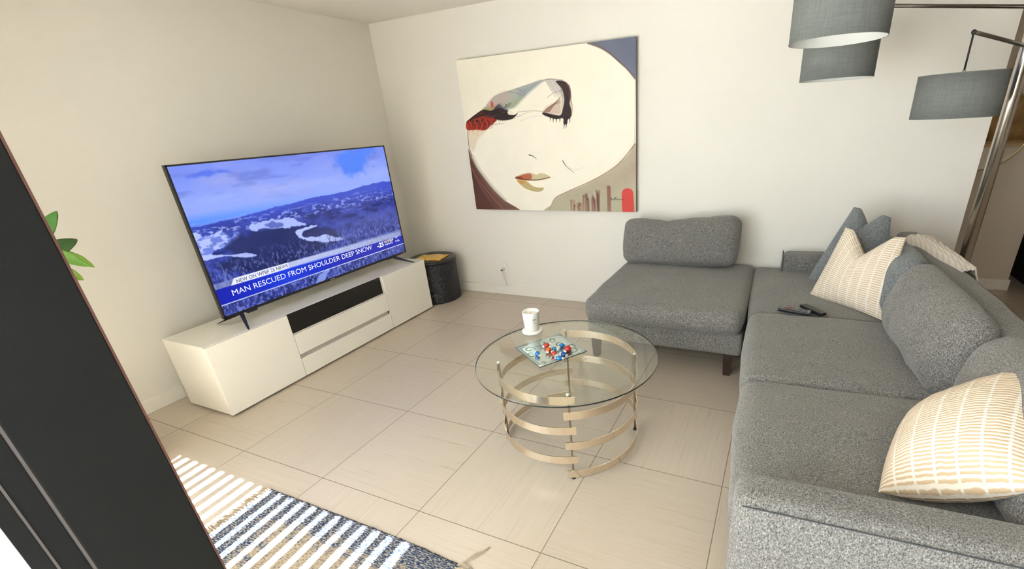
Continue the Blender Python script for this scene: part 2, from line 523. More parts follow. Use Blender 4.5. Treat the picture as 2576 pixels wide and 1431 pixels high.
def text_obj(name, body, width, height, mat, parent, M4, bold=0.0, depth=0.0006, shear=0.0, label=None):
    cu = bpy.data.curves.new('lettering', 'FONT')
    cu.body = body; cu.size = 1.0; cu.offset = bold; cu.shear = shear; cu.resolution_u = 4
    tmp = bpy.data.objects.new('lettering_source', cu); COL.objects.link(tmp)
    dg = bpy.context.evaluated_depsgraph_get()
    me = bpy.data.meshes.new_from_object(tmp.evaluated_get(dg))
    bpy.data.objects.remove(tmp); bpy.data.curves.remove(cu)
    co = np.array([v.co[:] for v in me.vertices])
    mn, mx = co.min(0), co.max(0)
    for v in me.vertices:
        x = (v.co.x - mn[0]) / (mx[0] - mn[0]) * width; y = (v.co.y - mn[1]) / (mx[1] - mn[1]) * height
        v.co = M4 @ Vector((x, y, depth))
    me.materials.clear()
    return link(name, me, mat, parent, label)

# ------------------------------------------------------------------ painting
pc = Canvas(560, 440, 1.273, (250, 246, 232))
pc.c *= (0.985 + 0.03 * pc.fbm(10, seed=1))[..., None]
pc.fill([(-.05, .60), (.30, .64), (.40, .45), (.2, .2), (.4, -.1), (1.1, -.1), (1.1, 1.1), (-.05, 1.1)], (238, 232, 216), 0.35, 0.25)
G = pc.fbm(9, sx=0.5, sy=2, seed=2)
pc.fill([(0.772, 1.02), (1.04, 1.02), (1.03, 0.76), (0.998, 0.784), (0.961, 0.835), (0.921, 0.88), (0.874, 0.93), (0.826, 0.968)], (112, 118, 140), 0.004)
pc.fill([(0.90, 1.03), (1.04, 1.02), (1.03, 0.80), (0.97, 0.86)], (88, 92, 112), 0.08, 0.5, tex=G)
pc.stroke([(0.765, 1.0), (0.826, 0.968), (0.874, 0.93), (0.921, 0.88), (0.961, 0.835), (0.998, 0.781)], 0.012, 0.008, (110, 86, 82), 0.8)
pc.stroke([(0.998, 0.781), (0.996, 0.616), (0.994, 0.43)], 0.006, 0.004, (196, 150, 135), 0.8)
pc.fill([(1.03, 0.42), (0.995, 0.422), (0.959, 0.361), (0.907, 0.304), (0.854, 0.258), (0.783, 0.215), (0.703, 0.17), (0.619, 0.133), (0.541, 0.091), (0.512, 0.043), (0.492, -0.02), (1.03, -0.04)], (186, 178, 156), 0.005)
pc.fill([(1.02, 0.42), (0.96, 0.34), (0.85, 0.22), (0.70, 0.13), (0.62, 0.10), (0.8, 0.12), (1.02, 0.25)], (160, 132, 120), 0.10, 0.45, tex=pc.fbm(14, seed=4) * 1.4)
pc.fill([(0.62, 0.10), (0.75, 0.12), (0.9, 0.15), (0.92, 0.0), (0.55, 0.0)], (176, 180, 150), 0.08, 0.5, tex=G * 1.5)
pc.stroke([(0.995, 0.424), (0.907, 0.306), (0.783, 0.217), (0.619, 0.135), (0.541, 0.093), (0.512, 0.045), (0.494, 0.0)], 0.006, 0.003, (134, 96, 78), 0.8)
pc.fill([(0.923, 0.11), (0.930, 0.14), (0.945, 0.152), (0.967, 0.151), (0.981, 0.137), (0.986, 0.108), (0.986, -0.02), (0.931, -0.02)], (212, 74, 68), 0.004)
rs = np.random.RandomState(8)
for cx, top, wd in ((0.637, .055, .03), (0.715, .10, .03), (0.727, .08, .014), (0.79, .12, .035), (0.765, .09, .02), (0.852, .15, .010), (0.68, .04, .02)):
    for k in range(9):
        xx = cx + rs.uniform(-wd, wd) * 0.5
        tt = top + rs.uniform(-.02, .015)
        cc = [(120, 74, 66), (150, 104, 92), (96, 62, 56), (206, 196, 178)][rs.randint(4)]
        pc.stroke([(xx, tt), (xx + rs.uniform(-.006, .006), 0.005)], 0.017, 0.008, cc, 0.5, 0.010)
sg = [(.862, .083), (.868, .092), (.864, .078), (.874, .080), (.882, .086), (.886, .096), (.884, .075), (.892, .094), (.897, .078), (.904, .085), (.908, .078), (.915, .086), (.921, .081), (.935, .083)]
pc.stroke(sg, 0.0035, 0.0025, (60, 50, 45), 0.9, 0.002)
# lower left
pc.fill([(-.02, .45), (0.018, 0.377), (0.043, 0.308), (0.082, 0.238), (0.139, 0.149), (0.206, 0.069), (0.30, -0.02), (-0.03, -0.04)], (122, 86, 74), 0.004)
pc.fill([(-.02, .40), (0.03, 0.30), (0.09, 0.15), (0.16, 0.02), (0.10, -.03), (-.03, -.04)], (84, 48, 44), 0.05, 0.75)
pc.stroke([(0.022, 0.385), (0.05, 0.31), (0.088, 0.24), (0.145, 0.152), (0.212, 0.07)], 0.026, 0.016, (196, 196, 184), 0.8, 0.02)
for k in range(14):
    a = rs.uniform(0.0, 0.08)
    pc.stroke([(0.01 + a * .3, 0.30 - a), (0.06 + a, 0.14 - a * .6), (0.14 + a, 0.0)], 0.006, 0.002, [(150, 104, 86), (70, 38, 36), (186, 150, 130)][k % 3], 0.45, 0.006)
pc.fill([(0.011, 0.564), (0.133, 0.554), (0.077, 0.497), (0.028, 0.415)], (228, 214, 190), 0.02, 0.7)
pc.stroke([(0.015, 0.566), (0.008, 0.463), (0.019, 0.387)], 0.004, 0.006, (80, 62, 58), 0.85)
# left eye
pc.fill([(0.159, 0.708), (0.219, 0.762), (0.316, 0.787), (0.418, 0.81), (0.484, 0.826), (0.532, 0.831), (0.578, 0.826), (0.531, 0.822), (0.499, 0.813), (0.448, 0.782), (0.395, 0.742), (0.35, 0.7), (0.323, 0.681), (0.272, 0.67), (0.218, 0.656), (0.181, 0.653), (0.10, 0.66)], (176, 182, 176), 0.006)
pc.fill([(0.16, 0.705), (0.22, 0.757), (0.30, 0.78), (0.30, 0.74), (0.24, 0.70), (0.18, 0.67)], (192, 172, 166), 0.03, 0.8)
pc.fill([(0.36, 0.775), (0.44, 0.805), (0.50, 0.822), (0.44, 0.775), (0.38, 0.735)], (150, 160, 172), 0.03, 0.8)
pc.fill([(0.27, 0.70), (0.34, 0.73), (0.40, 0.75), (0.33, 0.685)], (160, 170, 140), 0.03, 0.7)
pc.fill([(0.133, 0.69), (0.19, 0.70), (0.23, 0.70), (0.20, 0.655), (0.14, 0.65)], (168, 150, 96), 0.02, 0.8)
pc.stroke([(0.159, 0.708), (0.219, 0.762), (0.316, 0.787), (0.418, 0.81), (0.532, 0.831)], 0.003, 0.003, (150, 130, 130), 0.6)
pc.fill([(0.19, .665), (.235, .71), (.262, .69), (.30, .66), (.285, .645), (.20, .64)], (70, 74, 88), 0.015, 0.9)
pc.fill([(0.012, 0.61), (0.038, 0.633), (0.088, 0.661), (0.133, 0.654), (0.216, 0.62), (0.171, 0.583), (0.133, 0.554), (0.077, 0.56), (0.011, 0.564)], (168, 50, 36), 0.004)
pc.fill([(0.129, 0.684), (0.182, 0.675), (0.23, 0.688), (0.262, 0.678), (0.303, 0.653), (0.285, 0.645), (0.327, 0.638), (0.349, 0.649), (0.334, 0.629), (0.307, 0.613), (0.263, 0.608), (0.22, 0.615), (0.177, 0.636), (0.133, 0.644), (0.077, 0.633), (0.037, 0.619), (0.012, 0.61), (0.039, 0.633)], (48, 34, 34), 0.004)
pc.fill([(0.035, .622), (.08, .655), (.13, .68), (.13, .655), (.08, .638)], (74, 34, 30), 0.01, 0.8)
for k in range(16):
    x0 = 0.05 + k * 0.009; y0 = 0.635 - rs.uniform(0, .02)
    pc.stroke([(x0 + .02, y0), (x0, y0 - .035), (x0 - .01, y0 - .06)], 0.006, 0.002, [(60, 26, 24), (196, 66, 40), (120, 34, 28)][k % 3], 0.65, 0.004)
pc.stroke([(0.02, 0.60), (0.10, 0.592), (0.19, 0.588), (0.26, 0.59)], 0.004, 0.002, (90, 60, 52), 0.6)
for x0, l in ((.022, .03), (.048, .035), (.075, .045), (.088, .02), (.105, .015)):
    pc.stroke([(x0, .562), (x0 + .002, .562 - l)], 0.005, 0.0015, (214, 110, 70), 0.85, 0.003)
pc.fill([(0.286, 0.658), (0.305, 0.669), (0.318, 0.660), (0.325, 0.648), (0.300, 0.641)], (240, 232, 220), 0.004)
pc.fill([(0.188, 0.700), (0.190, 0.728), (0.197, 0.733), (0.203, 0.724), (0.203, 0.702), (0.197, 0.694)], (196, 80, 64), 0.003)
for k in range(9):
    x0 = 0.225 + k * 0.0125
    pc.stroke([(x0, .617), (x0 + .003, .598 + .002 * k)], 0.004, 0.001, (50, 34, 34), 0.9, 0.002)
pc.stroke([(0.36, .795), (0.39, .775), (0.41, .75)], 0.004, 0.002, (120, 90, 84), 0.6)
pc.stroke([(0.30, .78), (0.35, .770), (0.40, .745)], 0.003, 0.002, (120, 90, 84), 0.5)
for k in range(26):
    a = rs.uniform(0.03, 0.28); b = 0.615 + 0.28 * max(0, a - 0.03) * 0.9 + rs.uniform(-.02, .03)
    pc.stroke([(a, b), (a + rs.uniform(.015, .05), b + rs.uniform(-.02, .035))], 0.007, 0.001, [(30, 22, 24), (58, 34, 32), (140, 60, 44), (96, 92, 96)][k % 4], 0.55, 0.004)
for k in range(12):
    a = 0.02 + 0.012 * k
    pc.stroke([(a, .62), (a + .012, .59), (a + .004, .562)], 0.007, 0.002, [(70, 24, 22), (214, 84, 50), (44, 24, 24)][k % 3], 0.6, 0.004)
# right eye
pc.fill([(0.531, 0.822), (0.578, 0.825), (0.607, 0.799), (0.617, 0.758), (0.604, 0.735), (0.559, 0.763)], (214, 210, 208), 0.02, 0.7)
for k in range(12):
    x0 = 0.53 + k * 0.008
    pc.stroke([(x0, .822), (x0 + .03, .76 - .002 * k), (x0 + .045, .72)], 0.003, 0.001, [(96, 74, 84), (140, 124, 132), (84, 60, 58)][k % 3], 0.6)
pc.fill([(0.502, 0.638), (0.521, 0.669), (0.57, 0.69), (0.601, 0.695), (0.607, 0.663), (0.601, 0.622), (.55, .625)], (196, 170, 158), 0.02, 0.7)
for k in range(10):
    pc.stroke([(.50 + .004 * k, .640), (.535 + .005 * k, .668 + .003 * k), (.605, .69 + .004 * k)], 0.004, 0.002, [(110, 70, 58), (150, 110, 96), (88, 56, 50)][k % 3], 0.55)
pc.stroke([(.53, .725), (.57, .75), (.61, .76)], 0.003, 0.002, (110, 84, 80), 0.6)
pc.fill([(0.585, 0.815), (0.623, 0.811), (0.646, 0.794), (0.66, 0.762), (0.662, 0.714), (0.653, 0.683), (0.662, 0.642), (0.658, 0.605), (0.639, 0.586), (0.633, 0.562), (0.614, 0.563), (0.612, 0.596), (0.572, 0.595), (0.532, 0.609), (0.502, 0.625), (0.496, 0.638), (0.518, 0.636), (0.565, 0.621), (0.601, 0.618), (0.617, 0.662), (0.626, 0.709), (0.617, 0.766), (0.600, 0.79)], (46, 34, 36), 0.004)
for k in range(16):
    a = 0.606 + 0.0035 * k
    pc.stroke([(a, 0.80 - .001 * k), (a + .006, 0.72), (a + .002, 0.60)], 0.004, 0.001, [(96, 70, 66), (24, 18, 20), (140, 108, 98)][k % 3], 0.45, 0.004)
pc.stroke([(0.648, 0.79), (0.660, 0.75), (0.655, 0.69)], 0.010, 0.004, (120, 76, 60), 0.7, 0.004)
pc.stroke([(0.662, 0.70), (0.668, 0.655), (0.662, 0.61)], 0.008, 0.004, (170, 120, 100), 0.6, 0.004)
for (a, b), (c, d) in zip(*[iter([(0.541, 0.612), (0.538, 0.582), (0.558, 0.606), (0.554, 0.575), (0.576, 0.602), (0.572, 0.572), (0.595, 0.599), (0.593, 0.575), (0.618, 0.570), (0.614, 0.533), (0.63, 0.566), (0.626, 0.535), (0.651, 0.60), (0.649, 0.564)])] * 2):
    pc.stroke([(a, b), (c, d)], 0.008, 0.0015, (46, 34, 36), 0.95, 0.002)
pc.stroke([(.532, .831), (.578, .826), (.624, .812), (.648, .794), (.662, .762), (.664, .714)], 0.004, 0.003, (120, 90, 84), 0.7)
pc.stroke([(0.35, 0.654), (0.438, 0.655), (0.503, 0.645)], 0.003, 0.002, (150, 110, 100), 0.65)
pc.stroke([(0.343, 0.624), (0.404, 0.645), (0.437, 0.649)], 0.003, 0.002, (170, 134, 124), 0.6)
pc.stroke([(0.36, 0.598), (0.43, 0.618), (0.50, 0.620)], 0.0025, 0.0015, (196, 170, 160), 0.5)
pc.stroke([(0.397, 0.379), (0.415, 0.373), (0.439, 0.353)], 0.008, 0.002, (60, 48, 42), 0.95)
pc.stroke([(0.596, 0.334), (0.619, 0.294), (0.664, 0.253)], 0.007, 0.001, (96, 84, 84), 0.9)
pc.stroke([(0.619, 0.294), (0.67, 0.276), (0.73, 0.295)], 0.006, 0.002, (226, 218, 204), 0.7)
# mouth
U_ = [(0.295, 0.229), (0.325, 0.245), (0.361, 0.256), (0.406, 0.257), (0.431, 0.247), (0.449, 0.256), (0.483, 0.253), (0.514, 0.229), (0.48, 0.214), (0.419, 0.206), (0.367, 0.210), (0.313, 0.216)]
pc.fill(U_, (206, 196, 160), 0.003)
pc.fill([(0.297, 0.229), (0.325, 0.243), (0.361, 0.254), (0.395, 0.255), (0.40, 0.225), (0.38, 0.212), (0.313, 0.217)], (184, 102, 72), 0.012, 0.95)
pc.fill([(0.295, 0.229), (0.31, 0.237), (0.34, 0.235), (0.33, 0.218)], (150, 70, 44), 0.008, 0.8)
pc.fill([(0.304, 0.211), (0.336, 0.168), (0.379, 0.143), (0.431, 0.131), (0.462, 0.143), (0.468, 0.158), (0.433, 0.16), (0.399, 0.172), (0.366, 0.201)], (196, 180, 128), 0.004)
pc.fill([(0.306, 0.211), (0.325, 0.185), (0.345, 0.19), (0.365, 0.205)], (214, 150, 70), 0.01, 0.8)
pc.stroke([(0.34, 0.165), (0.379, 0.145), (0.431, 0.133), (0.462, 0.143)], 0.004, 0.003, (150, 140, 96), 0.7)
pc.stroke([(0.296, 0.229), (0.367, 0.214), (0.437, 0.213), (0.514, 0.229)], 0.008, 0.004, (96, 52, 34), 0.95)
wp = thing('wall_painting', 'large unframed canvas of a stylised pale face with closed eyes, hung on the white wall', 'painting', (0, 0, 0))
me = pc.mesh('canvas', (0.905, -0.0375, 0.842), (1.553, 0, 0), (0, 0, 1.221), vcol('painted_canvas', 0, 0.6))
link('canvas', me, None, wp)
box('stretcher', 0.905, 2.458, -0.037, -0.001, 0.842, 2.063, plain('olive_canvas_edge', (0.17, 0.155, 0.12), 0.7), wp, 0.0)

# ------------------------------------------------------------------ television stand
st = thing('tv_stand', 'long low white gloss media unit with two drawers and a black glass flap', 'tv stand', (0, 0, 0))
bm = bmesh.new()
add_box(bm, 0.170, 0.583, -2.427, -2.409, 0.018, 0.475, 0.0012)
add_box(bm, 0.170, 0.583, -0.552, -0.534, 0.018, 0.475, 0.0012)
add_box(bm, 0.170, 0.583, -2.409, -0.552, 0.018, 0.036)
add_box(bm, 0.170, 0.176, -2.409, -0.552, 0.036, 0.457)
add_box(bm, 0.176, 0.583, -1.912, -1.896, 0.036, 0.457)
add_box(bm, 0.176, 0.583, -1.058, -1.042, 0.036, 0.457)
add_box(bm, 0.176, 0.583, -1.896, -1.058, 0.318, 0.330)
bm_obj('cabinet_body', bm, M['whitelac'], st)
bm = bmesh.new()
add_box(bm, 0.170, 0.583, -2.409, -1.790, 0.457, 0.475, 0.0008)
add_box(bm, 0.170, 0.583, -1.789, -1.120, 0.457, 0.475, 0.0008)
add_box(bm, 0.170, 0.583, -1.119, -0.552, 0.457, 0.475, 0.0008)
bm_obj('top_panel', bm, M['whitelac'], st)
box('plinth', 0.21, 0.545, -2.37, -0.58, 0.0, 0.018, M['blackmat'], st)
box('door', 0.585, 0.604, -2.428, -1.908, 0.014, 0.473, M['whitelac'], st, 0.0015)
box('door', 0.585, 0.604, -1.046, -0.533, 0.014, 0.473, M['whitelac'], st, 0.0015)
box('drawer', 0.585, 0.604, -1.904, -1.050, 0.178, 0.325, M['whitelac'], st, 0.0015)
box('drawer', 0.585, 0.604, -1.904, -1.050, 0.014, 0.144, M['whitelac'], st, 0.0015)
box('grip_strip', 0.583, 0.590, -1.904, -1.062, 0.144, 0.178, M['grip'], st)
box('grip_end', 0.583, 0.591, -1.062, -1.052, 0.150, 0.172, M['black'], st)
box('glass_flap', 0.583, 0.5885, -1.902, -1.062, 0.335, 0.472, M['blackglass'], st, 0.001)

# ------------------------------------------------------------------ television
tv = thing('television', 'large flat screen television showing a snowy mountain news report, standing on the white unit', 'television', (0.43, -1.37, 0.4755))
YL, YR, ZB, ZT = -2.185, -0.553, 0.537, 1.453
def tvb(*a): return (a[0] - 0.43, a[1] - 0.43, a[2] + 1.37, a[3] + 1.37, a[4] - 0.4755, a[5] - 0.4755)
def tvo(name, bm, mt, **k): 
    for v in bm.verts: v.co -= Vector((0.43, -1.37, 0.4755))
    return bm_obj(name, bm, mt, tv, **k)
bm = bmesh.new()
add_box(bm, 0.402, 0.4285, YL, YR, ZB, ZT, 0.003)
add_box(bm, 0.350, 0.405, YL + 0.12, YR - 0.12, ZB + 0.02, ZB + 0.5, 0.012)
tvo('housing', bm, M['black'])
bm = bmesh.new()
for a in ((YL, YR, ZT - 0.009, ZT), (YL, YR, ZB, ZB + 0.017), (YL, YL + 0.010, ZB, ZT), (YR - 0.010, YR, ZB, ZT)):
    add_box(bm, 0.4285, 0.4325, *a)
tvo('bezel', bm, M['black'])
sc = Canvas(640, 352, 1.813, (120, 140, 236))
u, v = sc.u, sc.v
def lerp(a, b, t): return np.array(a) * (1 - t[..., None]) + np.array(b) * t[..., None]
sky = lerp((150, 172, 246), (112, 134, 232), np.clip((v - 0.62) / 0.4, 0, 1))
sc.c = sky
cl = sc.fbm(5, 5, sx=0.6, sy=1.6, seed=21)
sc.blend(np.clip((cl - 0.42) * 3.2, 0, 1) * np.clip((v - 0.66) * 6, 0, 1) * 0.75, (150, 160, 226))
cl2 = sc.fbm(8, 4, sx=0.5, sy=2.2, seed=25)
sc.blend(np.clip((cl2 - 0.55) * 5, 0, 1) * np.clip((v - 0.68) * 8, 0, 1) * 0.6, (96, 112, 200))
sc.blend(np.clip(1 - np.abs(v - 0.78) / 0.06, 0, 1) * np.clip(cl2 * 2 - 0.6, 0, 1) * 0.6, (178, 194, 250))
sc.blend(np.clip(1 - np.abs(v - 0.65) / 0.06, 0, 1) * np.clip(1 - u * 1.2, 0, 1) * 0.8, (70, 130, 246))
sc.fill([(0.715, 0.85), (0.70, 0.93), (0.80, 1.01), (0.93, 1.01), (0.90, 0.90), (0.83, 0.82), (0.76, 0.79)], (60, 118, 240), 0.09, 0.85, wob=0.16)
sc.fill([(0.05, 0.93), (0.12, 0.955), (0.20, 0.94), (0.13, 0.925)], (70, 104, 228), 0.02, 0.8, wob=0.03)
hor = [(-0.05, 0.625), (-0.004, 0.625), (0.08, 0.626), (0.175, 0.633), (0.26, 0.640), (0.353, 0.653), (0.423, 0.659), (0.498, 0.671), (0.575, 0.667), (0.657, 0.669), (0.746, 0.676), (0.822, 0.688), (0.901, 0.695), (0.94, 0.702), (0.984, 0.69), (1.05, 0.68)]
sc.fill(hor + [(1.05, -.05), (-.05, -.05)], (58, 78, 196), 0.006, sm=False, wob=0.02)
rid = sc.fbm(16, 5, sx=0.7, sy=1.6, seed=31)
low = np.clip((0.64 - v) * 9, 0, 1)
sc.blend(low * 0.85, (46, 58, 140))
sc.blend(low * np.clip((rid - 0.5) * 5, 0, 1) * 0.7, (70, 84, 176))
sc.blend(low * np.clip((0.45 - rid) * 6, 0, 1) * 0.75, (28, 36, 96))
sn = sc.fbm(46, 3, sx=0.6, sy=1.5, seed=40)
band = np.clip((0.66 - v) * 12, 0, 1) * np.clip((v - 0.50) * 12, 0, 1)
sc.blend(band * np.clip((sn - 0.60) * 12, 0, 1) * 0.8, (168, 184, 246))
for poly in ([(0.001, 0.584), (0.05, 0.565), (0.141, 0.518), (0.111, 0.479), (0.06, 0.441), (-0.02, 0.444), (-0.02, 0.57)],):
    sc.fill(poly, (120, 142, 232), 0.02, 0.8, wob=0.12)
    sc.fill(poly, (190, 204, 250), 0.02, 0.8, wob=0.2, tex=np.clip((sn - 0.45) * 8, 0, 1))
sc.fill([(0.08, 0.44), (0.14, 0.50), (0.23, 0.515), (0.33, 0.50), (0.42, 0.47), (0.55, 0.42), (0.60, 0.30), (0.30, 0.22), (0.05, 0.30), (0.10, 0.40)], (34, 42, 92), 0.03, 0.85, wob=0.06)
sc.fill([(0.205, 0.544), (0.247, 0.571), (0.333, 0.551), (0.374, 0.552), (0.442, 0.488), (0.424, 0.477), (0.34, 0.50), (0.292, 0.512), (0.23, 0.518)], (170, 186, 248), 0.006, 0.95, wob=0.05)
sc.fill([(0.26, 0.55), (0.31, 0.54), (0.34, 0.515), (0.28, 0.52)], (60, 74, 160), 0.01, 0.7, wob=0.05)
sc.fill([(0.388, 0.449), (0.442, 0.458), (0.519, 0.452), (0.440, 0.432), (0.418, 0.395), (0.471, 0.365), (0.526, 0.372), (0.56, 0.34), (0.622, 0.291), (0.563, 0.288), (0.473, 0.327), (0.407, 0.375), (0.386, 0.417)], (182, 196, 250), 0.006, 0.95, wob=0.03)
sc.fill([(-0.02, 0.437), (0.055, 0.421), (0.116, 0.395), (0.162, 0.387), (0.192, 0.352), (0.178, 0.342), (0.124, 0.368), (0.063, 0.400), (-0.02, 0.41)], (176, 190, 248), 0.006, 0.95, wob=0.03)
tr = sc.fbm(60, 3, sx=1.4, sy=0.8, seed=51)
sc.blend(np.clip((0.42 - v) * 8, 0, 1) * np.clip((tr - 0.56) * 9, 0, 1) * 0.55, (128, 140, 206))
sc.blend(np.clip((0.40 - v) * 8, 0, 1) * np.clip((0.42 - tr) * 9, 0, 1) * 0.6, (22, 28, 66))
sc.fill([(0.60, 0.40), (0.75, 0.44), (1.02, 0.42), (1.02, 0.25), (0.62, 0.25)], (96, 104, 172), 0.08, 0.35, tex=np.clip(tr * 1.6, 0, 1))
for k in range(40):
    a = rs.uniform(0.45, 0.98); b = rs.uniform(0.50, 0.64)
    sc.stroke([(a, b), (a + rs.uniform(.02, .06), b + rs.uniform(-.012, .012))], 0.004, 0.001, (150, 164, 236), 0.6)
sc.fill([(0.405, -0.02), (0.44, 0.055), (0.505, 0.080), (0.475, 0.027), (0.45, -0.02)], (132, 152, 226), 0.008, 0.9, wob=0.03)
sc.blend((v < 0.078) * np.clip((tr - 0.5) * 6, 0, 1) * 0.35, (120, 134, 206))
# lower third graphics
sc.fill([(-.02, .196), (1.02, .152), (1.02, .222), (-.02, .236)], (150, 160, 200), 0.004, 0.55, sm=False)
sc.fill([(0.062, .190), (0.083, .236), (0.31, .232), (0.50, .222), (0.99, .205), (0.99, .165), (.31, .180)], (206, 214, 246), 0.004, 0.75, sm=False, tex=np.clip(1.35 - u * 0.9, 0.25, 1))
sc.fill([(0.058, .190), (0.079, .237), (0.312, .232), (0.308, .18)], (226, 230, 250), 0.003, 1, sm=False)
sc.fill([(-.02, .196), (1.02, .158), (1.02, .082), (-.02, .080)], (16, 28, 170), 0.003, 1, sm=False)
sc.blend(((v > .082) & (v < .19)) * np.clip(1 - np.abs(u - 0.30) / 0.30, 0, 1) * 0.65, (30, 76, 240))
sc.stroke([(-.02, .080), (1.02, .078)], 0.006, 0.006, (220, 228, 250), 0.95, sm=False)
me = sc.mesh('screen', (0, YL + 0.010 + 1.37, ZB + 0.017 - 0.4755), (0, YR - YL - 0.020, 0), (0, 0, ZT - ZB - 0.026), vcol('screen_picture', 0.50, 0.2))
link('screen', me, None, tv)
SW, SH = YR - YL - 0.020, ZT - ZB - 0.026
def scr(u0, v0): return Matrix(((0, 0, 1, 0.0), (1, 0, 0, YL + 0.010 + 1.37 + u0 * SW), (0, 1, 0, ZB + 0.017 - 0.4755 + v0 * SH), (0, 0, 0, 1)))
def emi(name, c, s=0.50):
    t = NT(name); t.col((0.01, 0.01, 0.01)); t.b.inputs['Emission Color'].default_value = (*lin(c), 1); t.b.inputs['Emission Strength'].default_value = s
    nz = t.noise(t.coord('Object'), 30, 1); t.l(t.math('ADD', t.math('MULTIPLY', nz, 0.05), s), t.b.inputs['Emission Strength'])
    return t.m
MW = emi('screen_white_lettering', (232, 236, 252)); MB = emi('screen_dark_lettering', (24, 30, 72)); MG = emi('screen_pale_lettering', (206, 212, 244)); MY = emi('screen_yellow_lettering', (214, 206, 160))
text_obj('caption_line', 'NEW ON WPBF 25 NEWS', 0.222 * SW, 0.027 * SH, MB, tv, scr(0.084, 0.198), 0.004)
text_obj('headline', 'MAN RESCUED FROM SHOULDER DEEP SNOW', 0.722 * SW, 0.041 * SH, MW, tv, scr(0.054, 0.121), 0.0)
text_obj('channel_number', '-25', 0.047 * SW, 0.046 * SH, MW, tv, scr(0.812, 0.113), 0.03, shear=0.15)
text_obj('station_name', 'WPBF', 0.070 * SW, 0.027 * SH, MY, tv, scr(0.863, 0.134), 0.02, shear=0.1)
text_obj('station_strapline', 'NEWS', 0.060 * SW, 0.016 * SH, MG, tv, scr(0.864, 0.114), 0.02, shear=0.1)
text_obj('temperature', '67\u00b0', 0.022 * SW, 0.020 * SH, MG, tv, scr(0.950, 0.149), 0.01)
text_obj('clock_time', '9:56', 0.032 * SW, 0.019 * SH, MG, tv, scr(0.944, 0.114), 0.01)
MS = plain('silver_badge', (0.6, 0.6, 0.62), 0.3, metal=0.8)
bm = bmesh.new()
for k in range(6): add_box(bm, 0.4325, 0.4330, -1.390 + k * 0.0072, -1.3852 + k * 0.0072, 0.5415, 0.5475)
tvo('maker_badge', bm, MS)
bm = bmesh.new()
for k in range(4): add_box(bm, 0.4325, 0.4329, -0.595 + k * 0.0072, -0.5905 + k * 0.0072, 0.5425, 0.5475)
tvo('small_badge', bm, MS)
bm = bmesh.new(); add_box(bm, 0.405, 0.431, -2.040, -1.972, 0.522, 0.5375, 0.003); tvo('sensor_box', bm, M['black'])
for ya, yf in ((-2.075, -2.153), (-0.715, -0.640)):
    for xf in (0.270, 0.586):
        bm = bmesh.new()
        xa = 0.416 + (0.006 if xf > 0.42 else -0.006)
        P0 = Vector((xa, ya, 0.537)); P1 = Vector((xa + (xf - xa) * 0.14, ya + (yf - ya) * 0.14, 0.527)); P2 = Vector((xf, yf, 0.4768))
        w0, w1 = 0.014, 0.006
        pr = []
        for p, hw, hh in ((P0, w0, 0.007), (P1, w0, 0.009), (P2, w1, 0.0012)):
            pr.append([bm.verts.new(p + Vector((0, sy * hw, sz * hh))) for sy, sz in ((-1, -1), (1, -1), (1, 1), (-1, 1))])
        for a, b in zip(pr[:-1], pr[1:]):
            for k in range(4): bm.faces.new((a[k], a[(k + 1) % 4], b[(k + 1) % 4], b[k]))
        bm.faces.new(pr[0][::-1]); bm.faces.new(pr[-1])
        bmesh.ops.recalc_face_normals(bm, faces=bm.faces)
        tvo('foot', bm, M['black'])

# ------------------------------------------------------------------ basket drum + packet
bk = thing('woven_basket', 'round black woven basket stool standing in the room corner', 'basket', (0.470, -0.272, 0))
def weave(r, h, na=76, nh=36):
    bm = bmesh.new(); A = na * 4; Z = nh * 3
    rows = []
    for j in range(Z + 1):
        z = 0.004 + (h - 0.004) * j / Z
        row = []
        for i in range(A):
            a = 2 * PI * i / A
            ci = (i / 4.0); cj = (j / 3.0)
            b = 0.0042 * math.sin(PI * ci) * (1 if int(cj) % 2 == 0 else -1) * (0.25 + 0.75 * math.sin(PI * (cj % 1.0)))
            rr = r + b
            row.append(bm.verts.new((rr * math.cos(a), rr * math.sin(a), z)))
        rows.append(row)
    for a, b in zip(rows[:-1], rows[1:]):
        for i in range(A):
            f = bm.faces.new((a[i], a[(i + 1) % A], b[(i + 1) % A], b[i])); f.smooth = True
    bm.faces.new(rows[0][::-1]); bm.faces.new(rows[-1])
    return bm
M['wicker'] = plain('black_wicker', (0.014, 0.014, 0.015), 0.32, var=0.3, scale=60)
bm_obj('woven_side', weave(0.221, 0.385), M['wicker'], bk)
bm = bmesh.new()
add_lathe(bm, [(0, 0.386), (0.218, 0.386), (0.226, 0.392), (0.227, 0.408), (0.220, 0.417)] + [(0.220 - k * 0.011, 0.418 + (0.0018 if k % 2 else 0)) for k in range(1, 19)] + [(0, 0.419)], 96)
bm_obj('lid', bm, M['wicker'], bk)

